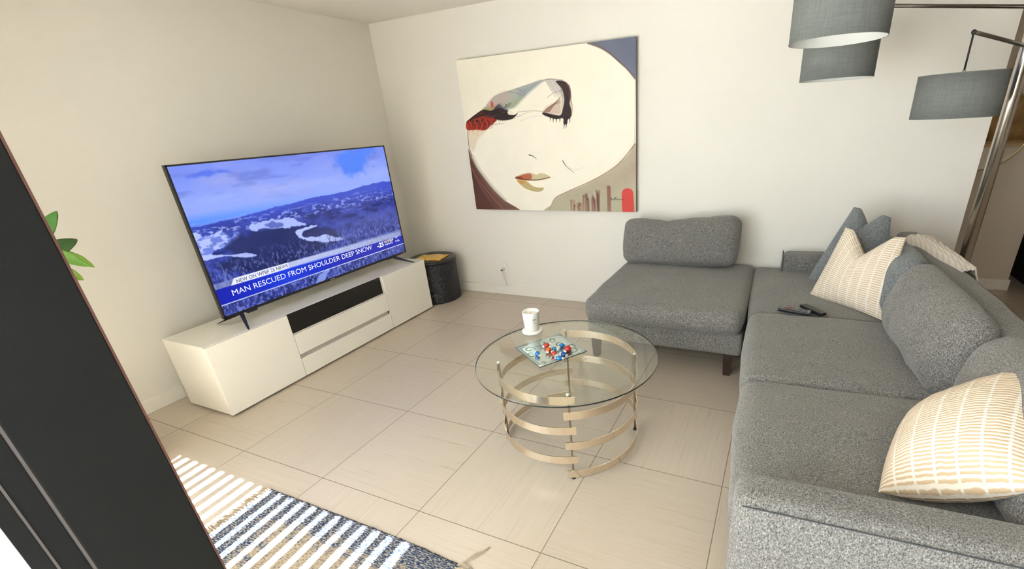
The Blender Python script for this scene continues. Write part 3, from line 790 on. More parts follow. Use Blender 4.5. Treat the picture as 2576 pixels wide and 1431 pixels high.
def packetmat():
    t = NT('yellow_printed_wrapper')
    v = t.coord('Object')
    f = t.noise(v, 26, 3); g = t.noise(v, 38, 2)
    c = t.ramp(f, [(0.30, (0.20, 0.22, 0.04)), (0.40, (0.80, 0.52, 0.06)), (0.55, (0.88, 0.60, 0.08)), (0.62, (0.80, 0.22, 0.04)), (0.72, (0.85, 0.50, 0.08))])
    c = t.mix(t.math('GREATER_THAN', g, 0.64), c, (0.85, 0.75, 0.55))
    t.col(c); t.set(0.35)
    return t.m
bm = bmesh.new()
nx, ny = 30, 20
def pkt(u, v):
    x = (u - 0.5) * 0.27; y = (v - 0.5) * 0.20
    z = 0.006 + 0.006 * (1 - (2 * u - 1) ** 4) * (1 - (2 * v - 1) ** 4) + 0.0035 * math.sin(9 * u + 3 * v) * (abs(2 * v - 1)) + 0.006 * max(0, 2 * u - 1.3)
    return Vector((x + 0.004 * math.sin(40 * v) * (abs(2 * u - 1) ** 8), y, z))
g1 = [[bm.verts.new(pkt(i / nx, j / ny)) for i in range(nx + 1)] for j in range(ny + 1)]
g0 = [[bm.verts.new((pkt(i / nx, j / ny).x, pkt(i / nx, j / ny).y, max(0.0006, pkt(i / nx, j / ny).z * 0.15 - 0.0002))) for i in range(nx + 1)] for j in range(ny + 1)]
for j in range(ny):
    for i in range(nx):
        f = bm.faces.new((g1[j][i], g1[j][i + 1], g1[j + 1][i + 1], g1[j + 1][i])); f.smooth = True
        bm.faces.new((g0[j][i], g0[j + 1][i], g0[j + 1][i + 1], g0[j][i + 1]))
for i in range(nx):
    bm.faces.new((g0[0][i], g0[0][i + 1], g1[0][i + 1], g1[0][i])); bm.faces.new((g1[ny][i], g1[ny][i + 1], g0[ny][i + 1], g0[ny][i]))
for j in range(ny):
    bm.faces.new((g1[j][0], g1[j + 1][0], g0[j + 1][0], g0[j][0])); bm.faces.new((g0[j][nx], g0[j + 1][nx], g1[j + 1][nx], g1[j][nx]))
pk = bm_obj('snack_packet', bm, packetmat())
tag(pk, 'flat yellow and orange printed packet lying on the black basket lid', 'packet')
pk.location = (0.492, -0.300, 0.4205); pk.rotation_euler = (0, 0, R(12))

# ------------------------------------------------------------------ wall outlet, plug, cable
wo = thing('wall_outlet', 'white power outlet plate on the back wall above the baseboard', 'outlet', (1.120, 0, 0.283))
box('cover_plate', -0.036, 0.036, -0.006, 0.0, -0.062, 0.062, M['white'], wo, 0.002)
for dz in (-0.024, 0.024): box('socket', -0.016, 0.016, -0.0075, -0.005, dz - 0.014, dz + 0.014, M['porcelain'], wo, 0.002)
cb = thing('phone_charger', 'white plug in the wall outlet with its cable running along the baseboard', 'cable', (1.107, -0.008, 0.26))
bm = bmesh.new(); add_box(bm, -0.014, 0.014, -0.028, 0.0005, -0.014, 0.014, 0.003); bm_obj('plug', bm, M['white'], cb)
bm = bmesh.new(); add_box(bm, -0.011, 0.011, -0.044, -0.028, -0.006, 0.006, 0.002); bm_obj('connector', bm, plain('grey_brown_plug_end', (0.12, 0.10, 0.07), 0.4), cb)
for off, nm in ((0.0, 'cord'), (0.006, 'cord')):
    bm = bmesh.new()
    pts = [(-0.003 + off, -0.038, -0.006), (-0.008 + off * 1.5, -0.032, -0.05), (0.006 + off, -0.022, -0.11), (0.018, -0.016, -0.150), (0.013, -0.013, -0.172 + off * .3), (-0.03, -0.011, -0.172 + off * .5), (-0.20, -0.0105, -0.162), (-0.36, -0.0105, -0.160), (-0.56, -0.0105, -0.158)]
    add_tube(bm, smooth_path(pts), 0.0024, 8)
    bm_obj(nm, bm, M['white'], cb)

# ------------------------------------------------------------------ coffee table
TC = (2.640, -1.878)
ct = thing('coffee_table', 'round glass coffee table on a champagne metal base of staggered curved bands', 'coffee table', (TC[0], TC[1], 0))
bm = bmesh.new()
Rg = 0.452
add_lathe(bm, [(0, 0.467), (Rg - 0.012, 0.467)], 128, mi=0)
add_lathe(bm, [(Rg - 0.012, 0.467), (Rg - 0.0015, 0.4680)], 128, mi=2)
add_lathe(bm, [(Rg - 0.0015, 0.4680), (Rg, 0.4690), (Rg, 0.4758)], 128, mi=1)
add_lathe(bm, [(Rg, 0.4758), (Rg - 0.0035, 0.4785), (Rg - 0.014, 0.479)], 128, mi=2)
add_lathe(bm, [(Rg - 0.014, 0.479), (0, 0.479)], 128, mi=0)
bmesh.ops.remove_doubles(bm, verts=bm.verts, dist=1e-5)
bm_obj('glass_top', bm, [M['tableglass'], M['glassedge'], M['tableglass']], ct)
TH0 = R(-64.8)
rb = 0.348
def band(a0, a1, z0, z1, r=rb, th=0.0035):
    bm = bmesh.new(); n = 40; prev = None
    for i in range(n + 1):
        a = a0 + (a1 - a0) * i / n
        ring = [bm.verts.new(((r + dr) * math.cos(a), (r + dr) * math.sin(a), z)) for dr, z in ((0, z0), (th, z0), (th, z1), (0, z1))]
        if prev:
            for k in range(4):
                f = bm.faces.new((prev[k], prev[(k + 1) % 4], ring[(k + 1) % 4], ring[k]))
        else: bm.faces.new(ring)
        prev = ring
    bm.faces.new(prev[::-1])
    bmesh.ops.recalc_face_normals(bm, faces=bm.faces)
    return bm
ov = 0.075
HA = ((0.415, 0.455), (0.255, 0.295), (0.092, 0.132)); HB = ((0.335, 0.375), (0.172, 0.212), (0.010, 0.050))
for q in range(4):
    a0 = TH0 + q * PI / 2
    for z0, z1 in (HB if q in (0, 2) else HA):
        bm_obj('curved_band', band(a0 - ov, a0 + PI / 2 + ov, z0, z1), M['champagne'], ct, autos=30)
for q in range(4):
    a = TH0 + q * PI / 2; x, y = (rb - 0.006) * math.cos(a), (rb - 0.006) * math.sin(a)
    bm = bmesh.new(); add_lathe(bm, [(0, 0.007), (0.0055, 0.007), (0.0055, 0.458), (0.010, 0.459), (0.010, 0.463), (0, 0.463)], 16, (x, y, 0)); r = bm_obj('rod', bm, M['champagne'], ct)
    bm = bmesh.new(); add_lathe(bm, [(0, 0.463), (0.009, 0.463), (0.009, 0.467), (0, 0.467)], 16, (x, y, 0)); bm_obj('glass_pad', bm, M['shadein'], r)
    bm = bmesh.new(); add_lathe(bm, [(0, 0.0), (0.010, 0.0), (0.011, 0.004), (0.008, 0.008), (0, 0.008)], 16, (x, y, 0)); bm_obj('foot', bm, M['black'], r)

ZG = 0.4792
cn = thing('candle_jar', 'white candle in a frosted glass jar standing on its lid on the glass table', 'candle', (2.338, -1.672, ZG))
bm = bmesh.new(); add_lathe(bm, [(0, 0), (0.054, 0), (0.058, 0.003), (0.058, 0.011), (0.054, 0.014), (0.046, 0.0145), (0, 0.0145)], 48); bm_obj('lid', bm, M['porcelain'], cn)
t = NT('frosted_white_glass'); t.col((0.88, 0.87, 0.83)); t.set(0.18, 0, 0.5); t.b.inputs['Subsurface Weight'].default_value = 0.3; t.b.inputs['Subsurface Scale'].default_value = 0.02
t.l(t.ramp(t.noise(t.coord('Object'), 20, 2), [(0.3, (0.86, 0.85, 0.81)), (0.7, (0.90, 0.89, 0.85))]), t.b.inputs['Base Color'])
bm = bmesh.new(); add_lathe(bm, [(0, 0.0148), (0.034, 0.0148), (0.041, 0.019), (0.047, 0.121), (0.0475, 0.1235), (0.0460, 0.1240), (0.0445, 0.121), (0.0435, 0.100), (0, 0.100)], 48); bm_obj('jar', bm, t.m, cn)
bm = bmesh.new(); add_lathe(bm, [(0, 0.1002), (0.0432, 0.1002), (0.0432, 0.106), (0.040, 0.1075), (0, 0.1075)], 48); wx_ = bm_obj('wax', bm, plain('cream_wax', (0.86, 0.82, 0.70), 0.5, var=0.01), cn)
bm = bmesh.new(); add_tube(bm, [(0, 0, 0.1075), (0.001, 0, 0.116)], 0.001, 6); bm_obj('wick', bm, M['black'], wx_)
# small brown print on the right of the jar
bm = bmesh.new()
for k in range(5):
    a = R(-50) + k * R(4.2); rr = 0.0468
    for (z0, z1) in ((0.084, 0.090), (0.072, 0.0733)):
        vs = [bm.verts.new((rr * math.cos(a + da), rr * math.sin(a + da), z)) for da, z in ((0, z0), (R(3), z0), (R(3), z1), (0, z1))]
        bm.faces.new(vs)
bm_obj('printed_label', bm, plain('brown_print', (0.10, 0.05, 0.03), 0.5), cn)

# plate
pa = R(-34.5)
pl_ = thing('glass_plate', 'square blue grey glass plate with black scroll pattern on the glass table', 'plate', (2.544, -1.860, ZG), pa)
t = NT('blue_grey_mirror_glass')
t.l(t.ramp(t.noise(t.coord('Object'), 9, 2), [(0.3, (0.46, 0.56, 0.54)), (0.7, (0.56, 0.66, 0.63))]), t.b.inputs['Base Color'])
t.set(0.10, 0.72, 0.5)
hp = 0.135
bm = bmesh.new(); n = 12; gt = []; gb = []
for j in range(n + 1):
    r1 = []; r0 = []
    for i in range(n + 1):
        a = -1 + 2 * i / n; b = -1 + 2 * j / n; e = max(abs(a), abs(b))
        z = 0.0015 + 0.006 * max(0, (e - 0.55) / 0.45) ** 1.5
        r1.append(bm.verts.new((a * hp, b * hp, z + 0.004))); r0.append(bm.verts.new((a * hp, b * hp, z)))
    gt.append(r1); gb.append(r0)
for j in range(n):
    for i in range(n):
        f = bm.faces.new((gt[j][i], gt[j][i + 1], gt[j + 1][i + 1], gt[j + 1][i])); f.smooth = True
        bm.faces.new((gb[j][i], gb[j + 1][i], gb[j + 1][i + 1], gb[j][i + 1]))
for i in range(n):
    for q in ((gb[0][i], gb[0][i + 1], gt[0][i + 1], gt[0][i]), (gt[n][i], gt[n][i + 1], gb[n][i + 1], gb[n][i]), (gt[i][0], gt[i + 1][0], gb[i + 1][0], gb[i][0]), (gb[i][n], gb[i + 1][n], gt[i + 1][n], gt[i][n])):
        bm.faces.new(q).material_index = 1
bm_obj('plate_dish', bm, [t.m, M['glassedge']], pl_)
def swirl(cx, cy, r0, a0, turns, sgn=1, tail=None):
    pts = []
    for k in range(int(22 * turns) + 1):
        f = k / (22 * turns)
        a = a0 + sgn * 2 * PI * turns * f
        pts.append((cx + r0 * (1 - 0.82 * f) * math.cos(a), cy + r0 * (1 - 0.82 * f) * math.sin(a)))
    return pts
sws = [swirl(-.095, .06, .026, R(-90), 1.2), swirl(-.06, -.02, .055, R(150), .55, -1), swirl(-.07, -.085, .03, R(60), 1.1), swirl(.0, -.10, .035, R(170), .6), swirl(.08, .085, .030, R(200), 1.2, -1),
       swirl(.03, .095, .034, R(20), .6), swirl(.10, .03, .026, R(90), 1.2, -1), swirl(.098, -.04, .022, R(-60), 1.1), swirl(-.035, .085, .045, R(-20), .5, -1), swirl(.10, -.10, .016, R(0), .9), swirl(-.11, .0, .05, R(-60), .4), swirl(.02, .03, .07, R(100), .45, -1)]
bm = bmesh.new()
def pz(x, y):
    e = max(abs(x), abs(y)) / hp
    return 0.0015 + 0.006 * max(0, (e - 0.55) / 0.45) ** 1.5 + 0.0044
for s_ in sws:
    prev = None
    for k, (x, y) in enumerate(s_):
        x = max(-.128, min(.128, x)); y = max(-.128, min(.128, y))
        q = s_[min(k + 1, len(s_) - 1)]; p0 = s_[max(k - 1, 0)]
        d = Vector((q[0] - p0[0], q[1] - p0[1])); d.normalize()
        wv = 0.0006 + 0.0019 * math.sin(PI * min(1, k / (len(s_) - 1) * 0.9 + 0.05))
        cur = (bm.verts.new((x - d.y * wv, y + d.x * wv, pz(x, y))), bm.verts.new((x + d.y * wv, y - d.x * wv, pz(x, y))))
        if prev: bm.faces.new((prev[0], prev[1], cur[1], cur[0]))
        prev = cur
bm_obj('scroll_pattern', bm, plain('black_enamel', (0.03, 0.045, 0.04), 0.3), pl_)

def foil(name, c, metal=0.35):
    return plain(name, c, 0.22, metal=metal, var=0.2, scale=120)
FO = {'blue': foil('blue_foil', (0.02, 0.22, 0.62)), 'red': foil('red_foil', (0.75, 0.06, 0.025)), 'orange': foil('orange_red_foil', (0.85, 0.12, 0.03)), 'teal': foil('teal_foil', (0.05, 0.26, 0.38)), 'darkblue': foil('dark_blue_foil', (0.01, 0.09, 0.36))}
M['cello'] = plain('clear_white_wrapper', (0.75, 0.74, 0.76), 0.2, var=0.1, scale=80)
def candy(label, x, y, r, rz, c, tilt=0.0):
    o = thing('wrapped_candy', label, 'candy', (x, y, ZG + 0.0058 + r * 0.93), rz, 'foil wrapped candies on the glass plate')
    bm = bmesh.new(); bmesh.ops.create_uvsphere(bm, u_segments=20, v_segments=14, radius=r)
    for v in bm.verts:
        nz = noise.noise(v.co * 260) * 0.0012
        v.co = Vector((v.co.x * 1.12, v.co.y, v.co.z * 0.93)) + v.co.normalized() * nz
    bm_obj('sweet', bm, c, o, smooth=True)
    for sg_ in (-1, 1):
        bm = bmesh.new(); n = 14; rows = []
        for j in range(5):
            f = j / 4; rr = 0.002 + 0.0065 * f ** 0.8; row = []
            for i in range(n):
                a = 2 * PI * i / n
                row.append(bm.verts.new((sg_ * (r * 1.02 + 0.009 * f), rr * math.cos(a) * (1 + 0.25 * (i % 2)), rr * 0.72 * math.sin(a) * (1 + 0.25 * (i % 2)))))
            rows.append(row)
        for a_, b_ in zip(rows[:-1], rows[1:]):
            for i in range(n): bm.faces.new((a_[i], a_[(i + 1) % n], b_[(i + 1) % n], b_[i]))
        bm_obj('wrapper_end', bm, [M['cello']], o, smooth=True)
    return o
candy('blue foil candy, leftmost on the plate, apart from the others', 2.509, -1.937, 0.0125, R(140), FO['blue'])
candy('red foil candy farthest back in the left cluster', 2.512, -1.838, 0.0125, R(60), FO['red'])
candy('large orange red foil candy in the left cluster, beside the rear red one', 2.545, -1.886, 0.0150, R(100), FO['orange'])
candy('small teal foil candy in the middle of the plate', 2.566, -1.862, 0.0115, R(20), FO['teal'])
candy('blue foil candy farthest to the rear right of the pile', 2.588, -1.816, 0.0125, R(70), FO['blue'])
candy('red foil candy in the middle of the plate in front of the teal one', 2.589, -1.912, 0.0130, R(130), FO['red'])
candy('blue foil candy with flared white wrapper ends, nearest the front plate edge', 2.634, -1.948, 0.0120, R(15), FO['blue'])
candy('dark blue foil candy beside the big red ball candy', 2.637, -1.903, 0.0120, R(-20), FO['darkblue'])
candy('biggest red ball candy, rightmost on the plate', 2.638, -1.852, 0.0175, R(80), foil('glossy_red_foil', (0.62, 0.05, 0.04)))

# ------------------------------------------------------------------ soft shapes
def dens(n, k=0.75):
    out = []
    for i in range(n + 1):
        t = -1 + 2 * i / n
        out.append(math.copysign(1 - (1 - abs(t)) ** (1 / k) , t) if False else math.sin(t * PI / 2) * k + t * (1 - k))
    return out
def soft_box(hx, hy, hz, r, bulge=(0, 0, 0), n=(24, 24, 12), amp=0.004, seed=0, wr=0.0, fscale=4.0, sag=0.0, fn=None):
    """rounded cushion centred on the origin"""
    if not isinstance(r, (tuple, list)): r = (r, r, r)
    bm = bmesh.new(); H = (hx, hy, hz)
    gx, gy, gz = (dens(k) for k in n)
    vd = {}
    def vert(p):
        key = tuple(round(c, 5) for c in p)
        if key in vd: return vd[key]
        T = [p[i] * H[i] for i in range(3)]
        I = [max(-(H[i] - r[i]), min(H[i] - r[i], T[i])) for i in range(3)]
        D = [(T[i] - I[i]) / r[i] for i in range(3)]
        L = math.sqrt(sum(d * d for d in D)) or 1
        mx = max(abs(d) for d in D) or 1
        O = [I[i] + r[i] * D[i] / L * mx for i in range(3)]
        q = [O[i] / H[i] for i in range(3)]
        B = list(O)
        for i in range(3):
            j, k = (i + 1) % 3, (i + 2) % 3
            B[i] += bulge[i] * q[i] * max(0, 1 - q[j] ** 2) ** 0.8 * max(0, 1 - q[k] ** 2) ** 0.8
        B = Vector(B)
        nv = Vector(D).normalized() if L else Vector((0, 0, 1))
        s3 = Vector((seed * 3.1, seed * 1.7, seed * 5.3))
        B += nv * (noise.noise(B * fscale + s3) * amp * 2)
        if wr: B += nv * (abs(noise.noise(Vector((B.x * 9, B.y * 9, B.z * 9)) + s3)) * -wr)
        if sag: B.z -= sag * max(0, 1 - q[0] ** 2) * max(0, 1 - q[1] ** 2) * (1 if q[2] > 0 else 0)
        if fn: B = fn(B, q)
        vd[key] = bm.verts.new(B); return vd[key]
    def face(g1, g2, mk, flip):
        for i in range(len(g1) - 1):
            for j in range(len(g2) - 1):
                vs = [vert(mk(g1[i], g2[j])), vert(mk(g1[i + 1], g2[j])), vert(mk(g1[i + 1], g2[j + 1])), vert(mk(g1[i], g2[j + 1]))]
                if flip: vs.reverse()
                try: f = bm.faces.new(vs); f.smooth = True
                except ValueError: pass
    face(gx, gy, lambda a, b: (a, b, 1), False); face(gx, gy, lambda a, b: (a, b, -1), True)
    face(gy, gz, lambda a, b: (1, a, b), False); face(gy, gz, lambda a, b: (-1, a, b), True)
    face(gx, gz, lambda a, b: (a, 1, b), True); face(gx, gz, lambda a, b: (a, -1, b), False)
    return bm
def place(o, loc, rot=(0, 0, 0)):
    o.location = loc; o.rotation_euler = tuple(R(a) for a in rot); return o

def leg_bm(w0, w1, h):
    bm = bmesh.new()
    a = [bm.verts.new((sx * w0, sy * w0, h)) for sx, sy in ((-1, -1), (1, -1), (1, 1), (-1, 1))]
    b = [bm.verts.new((sx * w1, sy * w1, 0)) for sx, sy in ((-1, -1), (1, -1), (1, 1), (-1, 1))]
    for k in range(4): bm.faces.new((b[k], b[(k + 1) % 4], a[(k + 1) % 4], a[k]))
    bm.faces.new(a); bm.faces.new(b[::-1])
    bmesh.ops.bevel(bm, geom=list(bm.edges), offset=0.003, segments=2, affect='EDGES')
    return bm

# ------------------------------------------------------------------ armless section against the back wall
ch = thing('armless_sofa_section', 'grey upholstered armless sofa section on dark wooden legs below the painting', 'sofa', (2.906, -0.545, 0))
place(bm_obj('frame', soft_box(0.502, 0.492, 0.077, 0.014, (0.002, 0.004, 0), (20, 20, 6), 0.0015, 3), M['sofa'], ch), (0, 0.012, 0.237))
place(bm_obj('seat_cushion', soft_box(0.500, 0.535, 0.078, (0.05, 0.06, 0.055), (0.008, 0.014, 0.022), (36, 36, 14), 0.004, 5, 0.004), M['sofa'], ch), (-0.002, -0.014, 0.392))
for x, y in ((0.43, -0.43), (-0.46, -0.43), (0.43, 0.42), (-0.46, 0.42)):
    place(bm_obj('leg', leg_bm(0.031, 0.022, 0.165), M['darkwood'], ch), (x, y, 0))
def chp(B, q):
    # a shallow tuck in the upper edge, left corner pulled up
    B.z += 0.020 * max(0, q[0]) ** 2 * max(0, q[2]) - 0.016 * math.exp(-((q[0] + 0.22) / 0.30) ** 2) * max(0, q[2])
    B.y += 0.02 * math.exp(-((q[0] + 0.15) / 0.08) ** 2) * max(0, q[2] - 0.3) * (1 if q[1] < 0 else 0)
    return B
lc = bm_obj('lumbar_cushion', soft_box(0.434, 0.085, 0.175, (0.07, 0.075, 0.06), (0.008, 0.022, 0.008), (44, 12, 24), 0.006, 9, 0.012, fn=chp), M['sofa'])
tag(lc, 'long grey back cushion leaning on the white wall on the armless section', 'cushion', 'loose grey back cushions')
place(lc, (2.848, -0.190, 0.652), (-11, -1.5, -1.2))

# ------------------------------------------------------------------ long sofa
SA = R(2.6)
SO = Vector((3.395, -0.070, 0))
sf = thing('sofa', 'long grey upholstered sofa with loose cushions running along the right side', 'sofa', SO, SA)
def S2W(d, s, z): return SO + Vector((d * math.cos(SA) + s * math.sin(SA), d * math.sin(SA) - s * math.cos(SA), z))
def sp(name, hx, hy, hz, r, c, bul, n, amp, seed, wr=0.0, mt='sofa', parent=sf, fn=None, rot=(0, 0, 0)):
    o = bm_obj(name, soft_box(hx, hy, hz, r, bul, n, amp, seed, wr, fn=fn), M[mt], parent)
    return place(o, (c[0], -c[1], c[2]), rot)
sp('frame', 0.470, 1.292, 0.085, 0.014, (0.490, 1.335, 0.225), (0.002, 0.002, 0), (20, 40, 6), 0.0015, 1)
sp('seat_cushion', 0.432, 0.494, 0.082, (0.06, 0.04, 0.055), (0.432, 0.488, 0.382), (0.012, 0.006, 0.020), (36, 36, 14), 0.003, 11, 0.003)
sp('seat_cushion', 0.434, 0.385, 0.092, (0.065, 0.030, 0.060), (0.428, 1.372, 0.392), (0.014, 0.003, 0.022), (36, 36, 14), 0.003, 12, 0.003)
def dent(B, q):
    B.z -= 0.016 * math.exp(-((q[0] - 0.1) / 0.5) ** 2 - ((q[1] + 0.6) / 0.35) ** 2) * max(0, q[2])
    B.z -= 0.006 * abs(noise.noise(Vector((B.x * 6, B.y * 20, 3)))) * math.exp(-((q[0] + 0.05) / 0.5) ** 2 - ((q[1] + 0.5) / 0.4) ** 2) * max(0, q[2])
    return B
sp('seat_cushion', 0.434, 0.383, 0.094, (0.065, 0.030, 0.060), (0.428, 2.144, 0.388), (0.014, 0.003, 0.018), (48, 48, 14), 0.004, 13, 0.004, fn=dent)
sp('armrest', 0.490, 0.070, 0.235, (0.055, 0.042, 0.045), (0.492, 2.596, 0.385), (0.004, 0.004, 0.003), (40, 12, 24), 0.0018, 14)
sp('armrest', 0.310, 0.066, 0.105, (0.035, 0.030, 0.035), (0.500, 0.072, 0.490), (0.004, 0.003, 0.003), (24, 10, 12), 0.002, 15)
sp('backrest', 0.068, 1.285, 0.300, (0.040, 0.030, 0.050), (0.912, 1.335, 0.462), (0.004, 0, 0.004), (12, 70, 24), 0.004, 16)
for d, s in ((0.05, 0.12), (0.90, 0.12), (0.05, 2.56), (0.90, 2.56)):
    place(bm_obj('leg', leg_bm(0.031, 0.022, 0.150), M['darkwood'], sf), (d, -s, 0))
bm = bmesh.new()
add_tube(bm, smooth_path([(0.030, -2.6645, 0.600), (0.045, -2.6655, 0.601), (0.30, -2.667, 0.602), (0.6, -2.668, 0.601), (0.95, -2.666, 0.600)], 8), 0.0020, 6)
bm_obj('piping', bm, M['seam'], sf)
bm = bmesh.new()
add_tube(bm, smooth_path([(0.188, -0.010, 0.40), (0.188, -0.010, 0.57), (0.188, -0.03, 0.592), (0.188, -0.115, 0.592), (0.188, -0.137, 0.57), (0.188, -0.137, 0.42)], 5), 0.0026, 6)
bm_obj('piping', bm, M['seam'], sf)

# loose back cushions
def back_cushion(label, d, s, z, hx, hy, hz, tilt, yaw, seed, mt='sofa', roll=0, wr=0.014, rr=0.09):
    o = bm_obj('back_cushion', soft_box(hx, hy, hz, (min(hx * 0.98, rr), rr, rr), (0.045, 0.006, 0.004), (16, 36, 28), 0.008, seed, wr, 3.2), M[mt])
    tag(o, label, 'cushion', 'loose grey back cushions')
    o.location = S2W(d, s, z); o.rotation_mode = 'ZYX'
    o.rotation_euler = (R(roll), R(tilt), SA + R(yaw))
    return o
back_cushion('grey back cushion behind the far striped pillow, under the cream throw', 0.745, 0.66, 0.640, 0.070, 0.33, 0.175, 10, 0, 21, 'sofa_skylit')
back_cushion('biggest plump grey back cushion slumped in the middle of the long sofa', 0.742, 1.390, 0.640, 0.080, 0.385, 0.190, 12, 3, 22, rr=0.12)
back_cushion('grey back cushion nearest the camera, behind the large striped pillow', 0.770, 2.165, 0.650, 0.075, 0.335, 0.185, 10, 0, 23)

# scatter pillows, given by their four corners
def pillow(label, name, cs, T, mat, chop=0.0, ears=0.5, seed=0, n=44, stripes=False, group=None, pull=0.06, chopw=0.28, pipe=None, sag=(0, 0, 0)):
    """cs: corner positions bottom-left, bottom-right, top-right, top-left"""
    BL, BR, TR, TL = (Vector(c) for c in cs)
    ctr = (BL + BR + TR + TL) / 4
    nrm = (BR - BL).cross(TL - BL).normalized()
    bm = bmesh.new(); uvl = bm.loops.layers.uv.new('UVMap')
    side = {}
    def base(u, v):
        # pull the edges in between the corners
        uu = u * (1 - pull * (1 - v * v)); vv = v * (1 - pull * (1 - u * u))
        a = (uu + 1) / 2; b = (vv + 1) / 2
        p = BL * (1 - a) * (1 - b) + BR * a * (1 - b) + TR * a * b + TL * (1 - a) * b
        if chop:
            g = math.exp(-(uu / chopw) ** 2) if True else 0
            g = max(0.0, 1 - abs(uu) / (chopw * 2.3)) ** 1.15
            p += (BL + BR - TL - TR).normalized() * chop * g * max(0, b) ** 2.2
        return p
    def pos(u, v, sgn):
        e = max(0, 1 - abs(u) ** 2.6) ** 0.62 * max(0, 1 - abs(v) ** 2.6) ** 0.62
        th = T * e
        if chop: th *= 1 + 0.25 * math.exp(-((u) / 0.5) ** 2) * (1 - (v + 1) / 2)
        p = base(u, v)
        w_ = noise.noise(p * 7 + Vector((seed, 0, 0))) * 0.006 * e + 0.0035 * noise.noise(Vector((u * 9, v * 9, seed))) * e
        return p + nrm * sgn * th + nrm * w_ + Vector(sag) * e
    for sgn in (1, -1):
        G_ = []
        for j in range(n + 1):
            row = []
            for i in range(n + 1):
                u = -1 + 2 * i / n; v = -1 + 2 * j / n
                u = math.sin(u * PI / 2) * 0.6 + u * 0.4; v = math.sin(v * PI / 2) * 0.6 + v * 0.4
                edge = i in (0, n) or j in (0, n)
                if edge and (i, j) in side: row.append((side[(i, j)], u, v)); continue
                vt = bm.verts.new(pos(u, v, sgn) - ctr)
                if edge: side[(i, j)] = vt
                row.append((vt, u, v))
            G_.append(row)
        for j in range(n):
            for i in range(n):
                q = [G_[j][i], G_[j][i + 1], G_[j + 1][i + 1], G_[j + 1][i]]
                if sgn < 0: q.reverse()
                f = bm.faces.new([a[0] for a in q]); f.smooth = True
                for lp, a in zip(f.loops, q): lp[uvl].uv = ((a[1] + 1) / 2, (a[2] + 1) / 2)
    o = bm_obj(name, bm, mat)
    o.location = ctr
    tag(o, label, 'pillow', group)
    if pipe:
        bm = bmesh.new()
        prm = [(-1 + 2 * k / 24, -1) for k in range(24)] + [(1, -1 + 2 * k / 24) for k in range(24)] + [(1 - 2 * k / 24, 1) for k in range(24)] + [(-1, 1 - 2 * k / 24) for k in range(25)]
        add_tube(bm, [base(a, b) - ctr for a, b in prm], 0.0035, 6)
        bm_obj('piping', bm, pipe, o)
    return o
def stripes(name, nrow, ncol, c1=(0.66, 0.52, 0.36), c2=(0.84, 0.79, 0.70), swap=False):
    t = NT(name)
    tc = t.n('ShaderNodeTexCoord'); sep = t.n('ShaderNodeSeparateXYZ'); t.l(tc.outputs['UV'], sep.inputs[0])
    U, V = (sep.outputs[1], sep.outputs[0]) if swap else (sep.outputs[0], sep.outputs[1])
    wob = t.math('MULTIPLY', t.noise(tc.outputs['UV'], 16, 2), 0.012)
    s_ = t.math('SINE', t.math('MULTIPLY', t.math('ADD', V, wob), 2 * PI * nrow))
    srow = t.math('MULTIPLY', t.math('ADD', t.math('MULTIPLY', s_, 1.6), 0.5), 1.0)
    fc = t.math('FRACT', t.math('MULTIPLY', t.math('ADD', U, wob), ncol))
    gap = t.math('GREATER_THAN', fc, 0.13)
    nd = t.n('ShaderNodeClamp'); t.l(srow, nd.inputs[0])
    fac = t.math('MULTIPLY', nd.outputs[0], gap)
    t.col(t.mix(fac, c2, c1))
    t.bump(t.math('ADD', s_, gap), 0.35, 0.002)
    t.set(0.9, 0, 0.1)
    return t.m
GP = 'cream striped scatter pillows'
pillow('dark grey pillow with two pointed corners in the far sofa corner, behind the striped one', 'scatter_pillow', [(3.755, -0.36, 0.470), (4.17, -0.62, 0.475), (4.13, -0.46, 0.915), (3.955, -0.30, 0.945)], 0.095, M['sofa_skylit'], 0.075, seed=3, pipe=M['sofa'], pull=-0.015)
pillow('cream and beige striped pillow standing in the far corner of the sofa, beside the remotes', 'scatter_pillow', [(3.755, -0.655, 0.462), (4.10, -0.985, 0.470), (4.155, -0.82, 0.885), (3.895, -0.590, 0.880)], 0.075, stripes('beige_dash_stripe', 36, 8.5), 0.135, seed=5, group=None, pull=0.05, chopw=0.30)
pillow('large cream striped pillow beside the near armrest at the right edge', 'scatter_pillow', [(3.895, -2.435, 0.500), (4.190, -2.500, 0.665), (4.345, -2.080, 0.805), (4.010, -2.110, 0.570)], 0.125, stripes('sand_dash_stripe', 46, 7, (0.60, 0.45, 0.29), (0.80, 0.73, 0.62), False), 0.0, seed=7, pull=-0.03)

# cream knitted throw over the back
bm = bmesh.new()
ns, nw = 40, 18
prf = []
grid = []
for i in range(ns + 1):
    f = i / ns
    s = 0.28 + 0.70 * f
    row = []
    for j in range(nw + 1):
        g = j / nw
        # cross section: from inner face over the top, down the outer face
        dd = 0.835 + 0.09 * f + (0.170 - 0.07 * f) * g
        top = 0.777 + 0.020 * math.sin(PI * min(1, g * 1.05)) + 0.008 * math.sin(PI * f)
        z = top
        if dd > 0.975: z = top - (dd - 0.975) * 2.2
        if g < 0.12: z -= (0.12 - g) * 0.35
        z += 0.0035 * math.sin(g * 34 + f * 3) + 0.004 * noise.noise(Vector((f * 5, g * 3, 1)))
        p = S2W(min(dd, 1.0 + 0.002 * g), s + 0.02 * math.sin(3 * g), z)
        row.append(p)
    grid.append(row)
c0 = Vector((4.3, -0.7, 0.78))
up = [[bm.verts.new(p - c0) for p in r] for r in grid]
lo = [[bm.verts.new(p - c0 - Vector((0, 0, 0.012))) for p in r] for r in grid]
